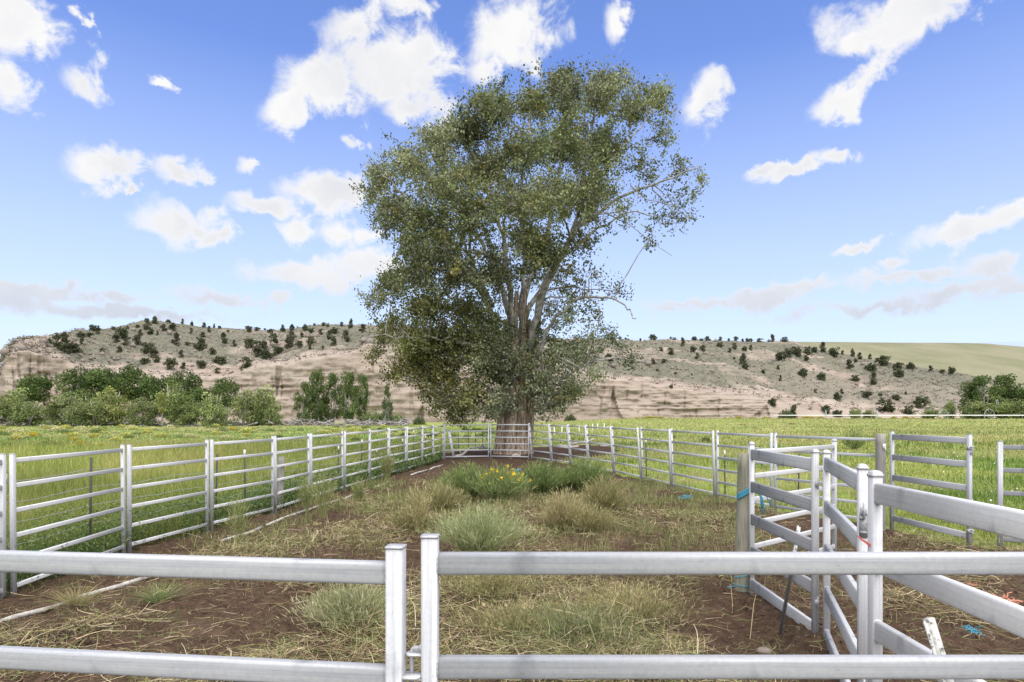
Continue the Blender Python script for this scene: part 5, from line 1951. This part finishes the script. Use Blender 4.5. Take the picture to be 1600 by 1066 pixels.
def later(o, x, base, marks):
    """give a many-of-a-kind thing a label by the landmark it stands over"""
    for lim, phrase in marks:
        if x < lim:
            break
    PENDING.append((base + ' ' + phrase, x, o))


def settle():
    seen = {}
    for lab, x, o in PENDING:
        seen.setdefault(lab, []).append((x, o))
    for lab, q in seen.items():
        q.sort(key=lambda t: t[0])
        for i, (x, o) in enumerate(q):
            o['label'] = lab if len(q) == 1 else '%s, %s' % (lab, 'rightmost' if i == len(q) - 1 else ORD[min(i, 12)])


LM = [(112, 'near the pale cliff end'), (150, 'left of the tallest grove tree'), (195, 'above the tallest grove tree'), (232, 'left of the summit'), (262, 'at the summit'), (300, 'above the slim yellow sapling'),
      (345, 'above the rounded willow'), (400, 'above the pink cliff gap'), (445, 'above the right end of the left grove'), (490, 'left of the poplars'), (530, 'above the poplars'), (700, 'beside the cottonwood crown')]
RM = [(1000, 'beside the cottonwood crown'), (1060, 'above the dark cracked cliff'), (1110, 'above the middle of the cliff'), (1160, 'above the right end of the cliff'), (1205, 'left of the hill shoulder'), (1245, 'at the hill shoulder'),
      (1290, 'just right of the hill shoulder'), (1340, 'over the small bright willow'), (1385, 'midway down the right flank'), (1430, 'low on the right flank'), (1700, 'left of the right grove')]


def juniper(x, y, w, label, group, ridge=False, hk=1.0):
    X, d, z = hill_point(x, y + w * 0.45, ridge)
    r = w / FPX * d / 2
    o = obj('juniper', JM[int(RNG.integers(0, 7))], None, (X, d, z - 0.12 * r))
    k_ = RNG.uniform(.95, 1.45)
    o.scale = (r * k_, r * k_, r * hk * RNG.uniform(.8, 1.4))
    o.rotation_euler = (0, 0, RNG.uniform(0, 6.28))
    tag(o, label, 'juniper', group)
    later(o, x, label, LM if x < 700 else RM)


def parse(s):
    return [tuple(float(v) for v in q.split()) for q in s.replace('\n', '').split(',')]


for (x, y, w) in parse(JL):
    if w >= 20:
        lab = 'big mesa juniper'
    elif w >= 12:
        lab = 'mid-sized mesa juniper'
    else:
        lab = 'small mesa juniper'
    juniper(x, y, w, lab, 'junipers on the left mesa')
for x, _ in RG_L:
    juniper(x, 0, RNG.uniform(4, 11), 'little left rim juniper', 'junipers along the left rim', True)
for (x, y, w) in parse(JR):
    if w >= 16:
        lab = 'big right hill juniper'
    elif w >= 10:
        lab = 'mid-sized right hill juniper'
    else:
        lab = 'small right hill juniper'
    juniper(x, y, w, lab, 'junipers on the right hill')
for x in RG_R:
    juniper(x, 0, RNG.uniform(4, 12), 'little skyline juniper', 'junipers along the right skyline', True, 0.9)

SM = [(60, 'below the left photo edge willows'), (120, 'before the pale stemmed willow'), (180, 'before the yellow green willow'), (240, 'before the dull olive willow'), (300, 'before the slim yellow sapling'), (360, 'before the rounded willow'),
      (450, 'before the last grove willow'), (560, 'before the poplars'), (640, 'before the conical evergreen and shed'), (900, 'left of the cottonwood trunk'), (1060, 'below the dark cracked cliff'), (1230, 'at the right end of the cliff'),
      (1300, 'below the hill shoulder'), (1700, 'left of the wheel line arch')]
for o, x, base_ in FAR_SHRUBS:
    later(o, x, base_, SM)
settle()

# loose rocks on the slopes
rg = np.random.default_rng(720)
b = MB()
ico = np.array([(0, 0, 1), (.9, 0, .3), (.28, .85, .3), (-.73, .53, .3), (-.73, -.53, .3), (.28, -.85, .3), (0, 0, -.6)])
it = [(0, 1, 2), (0, 2, 3), (0, 3, 4), (0, 4, 5), (0, 5, 1), (6, 2, 1), (6, 3, 2), (6, 4, 3), (6, 5, 4), (6, 1, 5)]
for i in range(2600):
    k = int(SL0 + rg.integers(0, NSL - 3))
    j = int(rg.integers(150, 1210))
    r = rg.uniform(.25, .8) * (1 + 1.2 * (rg.random() < .06))
    b.add((ico * rg.uniform(.6, 1.3, (7, 3))) * r + (Xg[k, j] + rg.normal(0, .5), D[k, j], Z[k, j]), None, it, None)
tag(obj('rock_rubble', b.mesh('rock_rubble', M['stone'])), 'loose rocks strewn over the mesa slopes', 'rocks', kind='stuff')

# low grey brush on the slopes
n = 7500
k = SL0 + rg.integers(0, NSL - 4, n)
j = rg.integers(150, 1320, n)
P = np.repeat(np.c_[Xg[k, j], D[k, j], Z[k, j]], 7, 0) + rg.normal(0, .45, (n * 7, 3)) * (1, 1, .45) + (0, 0, .2)
V, F, C = leaf_quads(P, np.full(n * 7, .42), rg, np.repeat(pick(rg, n, [(.085, .09, .052), (.13, .13, .08), (.19, .175, .12)], [4, 3, 1.5]), 7, 0), .6)
tag(obj('slope_brush', mesh_np('slope_brush', V, F, None, M['leaf'], C)), 'low grey green brush over the mesa slopes', 'brush', kind='stuff')

# ------------------------------------------------------------------ windrow of dead logs along the meadow's far edge
rg = np.random.default_rng(730)
lp = tag(empty('log_windrow', (px(330, 122), 122, 0)), 'long tangled windrow of grey dead logs along the far edge of the left meadow', 'log pile')
base = np.array((px(330, 122), 122, 0))
LOGM = []
for i in range(8):
    b = MB()
    L = rg.uniform(2.2, 5.0)
    pts = [np.array((0, -L / 2, 0))]
    for q in range(4):
        pts.append(pts[-1] + (rg.normal(0, .18), L / 4, rg.normal(0, .14)))
    r0 = rg.uniform(.10, .20)
    b.tube(pts, np.linspace(r0, r0 * .45, 5), 6)
    for q in range(2):
        p = pts[int(rg.integers(1, 4))]
        b.tube([p, p + rg.normal(0, .6, 3)], [r0 * .4, r0 * .12], 4)
    LOGM.append(b.mesh('log', M['dead_wood']))
for i in range(210):
    x = rg.uniform(-20, 640) if i % 3 else rg.uniform(320, 630)
    z = 121 + rg.normal(0, 1.6) + (x < 330) * -3
    if x > 560:
        z += 4
    X = px(x, z)
    o = obj('log', LOGM[i % 8], lp, np.array((X, z, float(gh(X, z)) + abs(rg.normal(.2, .32)) + .05)) - base, (rg.normal(0, .22), rg.normal(0, .3), R(90) + rg.normal(0, .55)))

# bleached fallen branches by the tree
def branch_obj(name, pts, r0, label, mat, seed):
    rg = np.random.default_rng(seed)
    b = MB()
    b.tube(pts, np.linspace(r0, r0 * .5, len(pts)), 7)
    for k in range(1, len(pts) - 1):
        p = np.array(pts[k])
        b.tube([p, p + rg.normal(0, .25, 3) * (1, 1, .4) + (0, 0, .1)], [r0 * .5, r0 * .2], 5)
    o = obj(name, b.mesh(name, mat, True))
    return tag(o, label, 'branch')


branch_obj('fallen_branch', [(px(712, 32), 32, .06), (px(722, 32.3), 32.3, .12), (px(733, 32.6), 32.6, .42), (px(752, 33), 33, .52)], .075, 'bent bleached branch lying behind the far end panel left of the trunk', M['bleached'], 801)
branch_obj('fallen_branch', [(px(747, 36), 36, .25), (px(757, 36), 36, .3), (px(766, 36), 36, .28)], .12, 'pale gnarled log close left of the trunk', M['bleached'], 802)
branch_obj('fallen_branch', [(px(800, 31.8), 31.8, .10), (px(807, 31.8), 31.8, .16), (px(813, 31.8), 31.8, .1)], .09, 'small pale wood chunk at the foot of the trunk', M['bleached'], 803)
branch_obj('fallen_branch', [(px(872, 40), 40, .2), (px(888, 40), 40, .12), (px(904, 40), 40, .16)], .12, 'pale fallen log on the dirt behind the right fence, left one', M['bleached'], 804)
branch_obj('fallen_branch', [(px(893, 44), 44, .1), (px(905, 44), 44, .22), (px(918, 44), 44, .28), (px(928, 44), 44, .5)], .10, 'long curved bleached branch lying behind the right fence', M['bleached'], 805)
branch_obj('fallen_branch', [(px(938, 42), 42, .1), (px(948, 42), 42, .1), (px(955, 42), 42, .12)], .09, 'short pale log at the right end of the trodden dirt', M['bleached'], 806)
# leaning white plank at the far corner
b = MB()
p0, p1 = Vector((px(709, 31.3), 31.3, 0.02)), Vector((px(702, 31.0), 31.0, zpx(675, 31.0)))
b.prism(rounded(.12, .05, .008, 1), p0, p1, up=(0, 1, 0))
tag(obj('leaning_plank', b.mesh('leaning_plank', M['white_paint'])), 'white plank leaning inside the far left corner panel', 'plank')

# ------------------------------------------------------------------ shed and wheel line
sx, sz = px(632, 128), 128
sh = tag(empty('shed', (sx, sz, float(gh(sx, sz)))), 'tiny shed with sloping blue grey metal roof beyond the meadow', 'shed')
b = MB()
b.box((0, 0, .55), (1.5, 1.4, 1.1))
obj('wall', b.mesh('wall', M['grey_timber']), sh)
b = MB()
b.box((0.1, -.71, .45), (.7, .03, .8))
obj('doorway', b.mesh('doorway', M['dark_steel']), sh)
b = MB()
b.box((0, 0, 1.3), (2.2, 1.9, .06), Matrix.Rotation(R(-9), 4, 'Y'))
obj('roof', b.mesh('roof', M['shed_roof']), sh)

wl = tag(empty('wheel_line', (px(1400, 150), 150, float(gh(px(1400, 150), 150)))), 'long white irrigation wheel line across the far right pasture', 'irrigation line')
ox, oz = wl.location.x, wl.location.z
b = MB()
xs_ = [px(x, 150) - ox for x in (1208, 1300, 1400, 1500, 1600, 1720)]
b.tube([(q, 0, .95) for q in xs_], .11, 8)
obj('pipe', b.mesh('pipe', M['white_paint'], True), wl)


def wheel(parent, x, y, z, r, turn):
    b = MB()
    P_ = [(r * math.cos(2 * math.pi * i / 28), 0, r * math.sin(2 * math.pi * i / 28)) for i in range(29)]
    b.tube(P_, .06, 5, cap=False)
    o = obj('wheel', b.mesh('wheel', M['galv']), parent, (x, y, z), (0, 0, turn))
    for k in range(8):
        b = MB()
        a_ = math.pi * k / 4 + .2
        b.tube([(0, 0, 0), (r * math.cos(a_), 0, r * math.sin(a_))], .022, 4)
        obj('spoke', b.mesh('spoke', M['galv']), o)


for x in (1290, 1370, 1474, 1546, 1650):
    wheel(wl, px(x, 150) - ox, 0, .95, 1.3 if x != 1546 else 1.45, R(70) if x not in (1546, 1474) else R(12))

# ------------------------------------------------------------------ small things on the dirt
rg = np.random.default_rng(740)
X, z, g_ = onground(100, 1003)
dp = tag(empty('dung_heap', (X, z, g_)), 'dark heap of dried dung pats on the dirt at lower left', 'dung')
for i in range(46):
    b = MB()
    r = rg.uniform(.018, .04)
    b.add(ico * rg.uniform(.75, 1.2, (7, 3)) * r, None, it)
    obj('dung_pat', b.mesh('dung_pat', M['dung'], True), dp, (rg.normal(0, .17), rg.normal(0, .12), abs(rg.normal(.012, .015))))
for (x, y, r, lab) in ((1194, 1008, .06, 'pale grey stone in the hollow below the alley panel'), (835, 1030, .06, 'brown stone lying just above the lower right foreground rail'), (1075, 1012, .03, 'small tan pebble on the dirt under the right foreground rail'),
                       (880, 1046, .04, 'flat stone near the lower foreground rail'), (985, 757, .09, 'grey stone in the dirt by the right fence')):
    X, z, g_ = onground(x, y)
    b = MB()
    sub_ = bpy.data.meshes.new('tmp')
    V = []
    n1_, n2_ = 8, 12
    for i in range(n1_ + 1):
        th = math.pi * i / n1_
        for j in range(n2_):
            ph = 2 * math.pi * j / n2_
            k_ = 1 + .25 * (float(vnoise(np.array(i * .7 + x), np.array((j % n2_) * .6), 3)) - .5)
            V.append((r * k_ * math.sin(th) * math.cos(ph) * 1.2, r * k_ * math.sin(th) * math.sin(ph), r * .6 * k_ * math.cos(th)))
    Q = [(i * n2_ + j, (i + 1) * n2_ + j, (i + 1) * n2_ + (j + 1) % n2_, i * n2_ + (j + 1) % n2_) for i in range(n1_) for j in range(n2_)]
    bpy.data.meshes.remove(sub_)
    b.add(V, Q)
    tag(obj('stone', b.mesh('stone', M['stone'], True), None, (X, z, g_ + r * .15), (0, 0, rg.uniform(0, 6))), lab, 'stone')
# loose clods of soil
rg = np.random.default_rng(745)
x, y = view_points(10000, 2.8, 16, NEG, BIG, rg, 1.6)
ok = soil_field(x, y) > .6
x, y = x[ok], y[ok]
n = len(x)
r = (0.006 + 0.022 * rg.random(n) ** 3)[:, None, None]
V = (ico[None] * rg.uniform(.55, 1.35, (n, 7, 3)) * r * (1, 1, .7)) + np.c_[x, y, gh(x, y) + .012][:, None, :]
T = (np.array(it)[None] + (np.arange(n) * 7)[:, None, None]).reshape(-1, 3)
tag(obj('soil_clods', mesh_np('soil_clods', V.reshape(-1, 3), None, T, M['clod'])), 'crumbs and clods of dark soil on the pen floor', 'soil', kind='stuff')
# thicker dead stalks lying near the front panels
for k, (x0, y0, x1, y1, lab) in enumerate(((640, 1005, 668, 965, 'curved tan stalk lying right of the latch post'), (560, 960, 606, 985, 'pale stem across the dirt left of the latch post'), (1030, 1022, 1070, 1016, 'straight tan stalk low on the right'),
                                           (690, 1010, 722, 966, 'bent straw coloured stalk right of the taller front post'), (1145, 940, 1165, 905, 'pale forked root near the foot of the wooden post'), (1172, 980, 1182, 935, 'pale twisted root in the hollow by the alley panel'))):
    A, B = onground(x0, y0), onground(x1, y1)
    b = MB()
    m_ = ((A[0] + B[0]) / 2 + rg.normal(0, .04), (A[1] + B[1]) / 2, max(A[2], B[2]) + .05)
    b.tube([(A[0], A[1], A[2] + .012), m_, (B[0], B[1], B[2] + .03), (B[0] + rg.normal(0, .05), B[1] + .06, B[2] + .02)], [.0045, .004, .003, .002], 5)
    o = obj('dry_stalk', b.mesh('dry_stalk', M['stalk'], True))
    tag(o, lab, 'stalk')
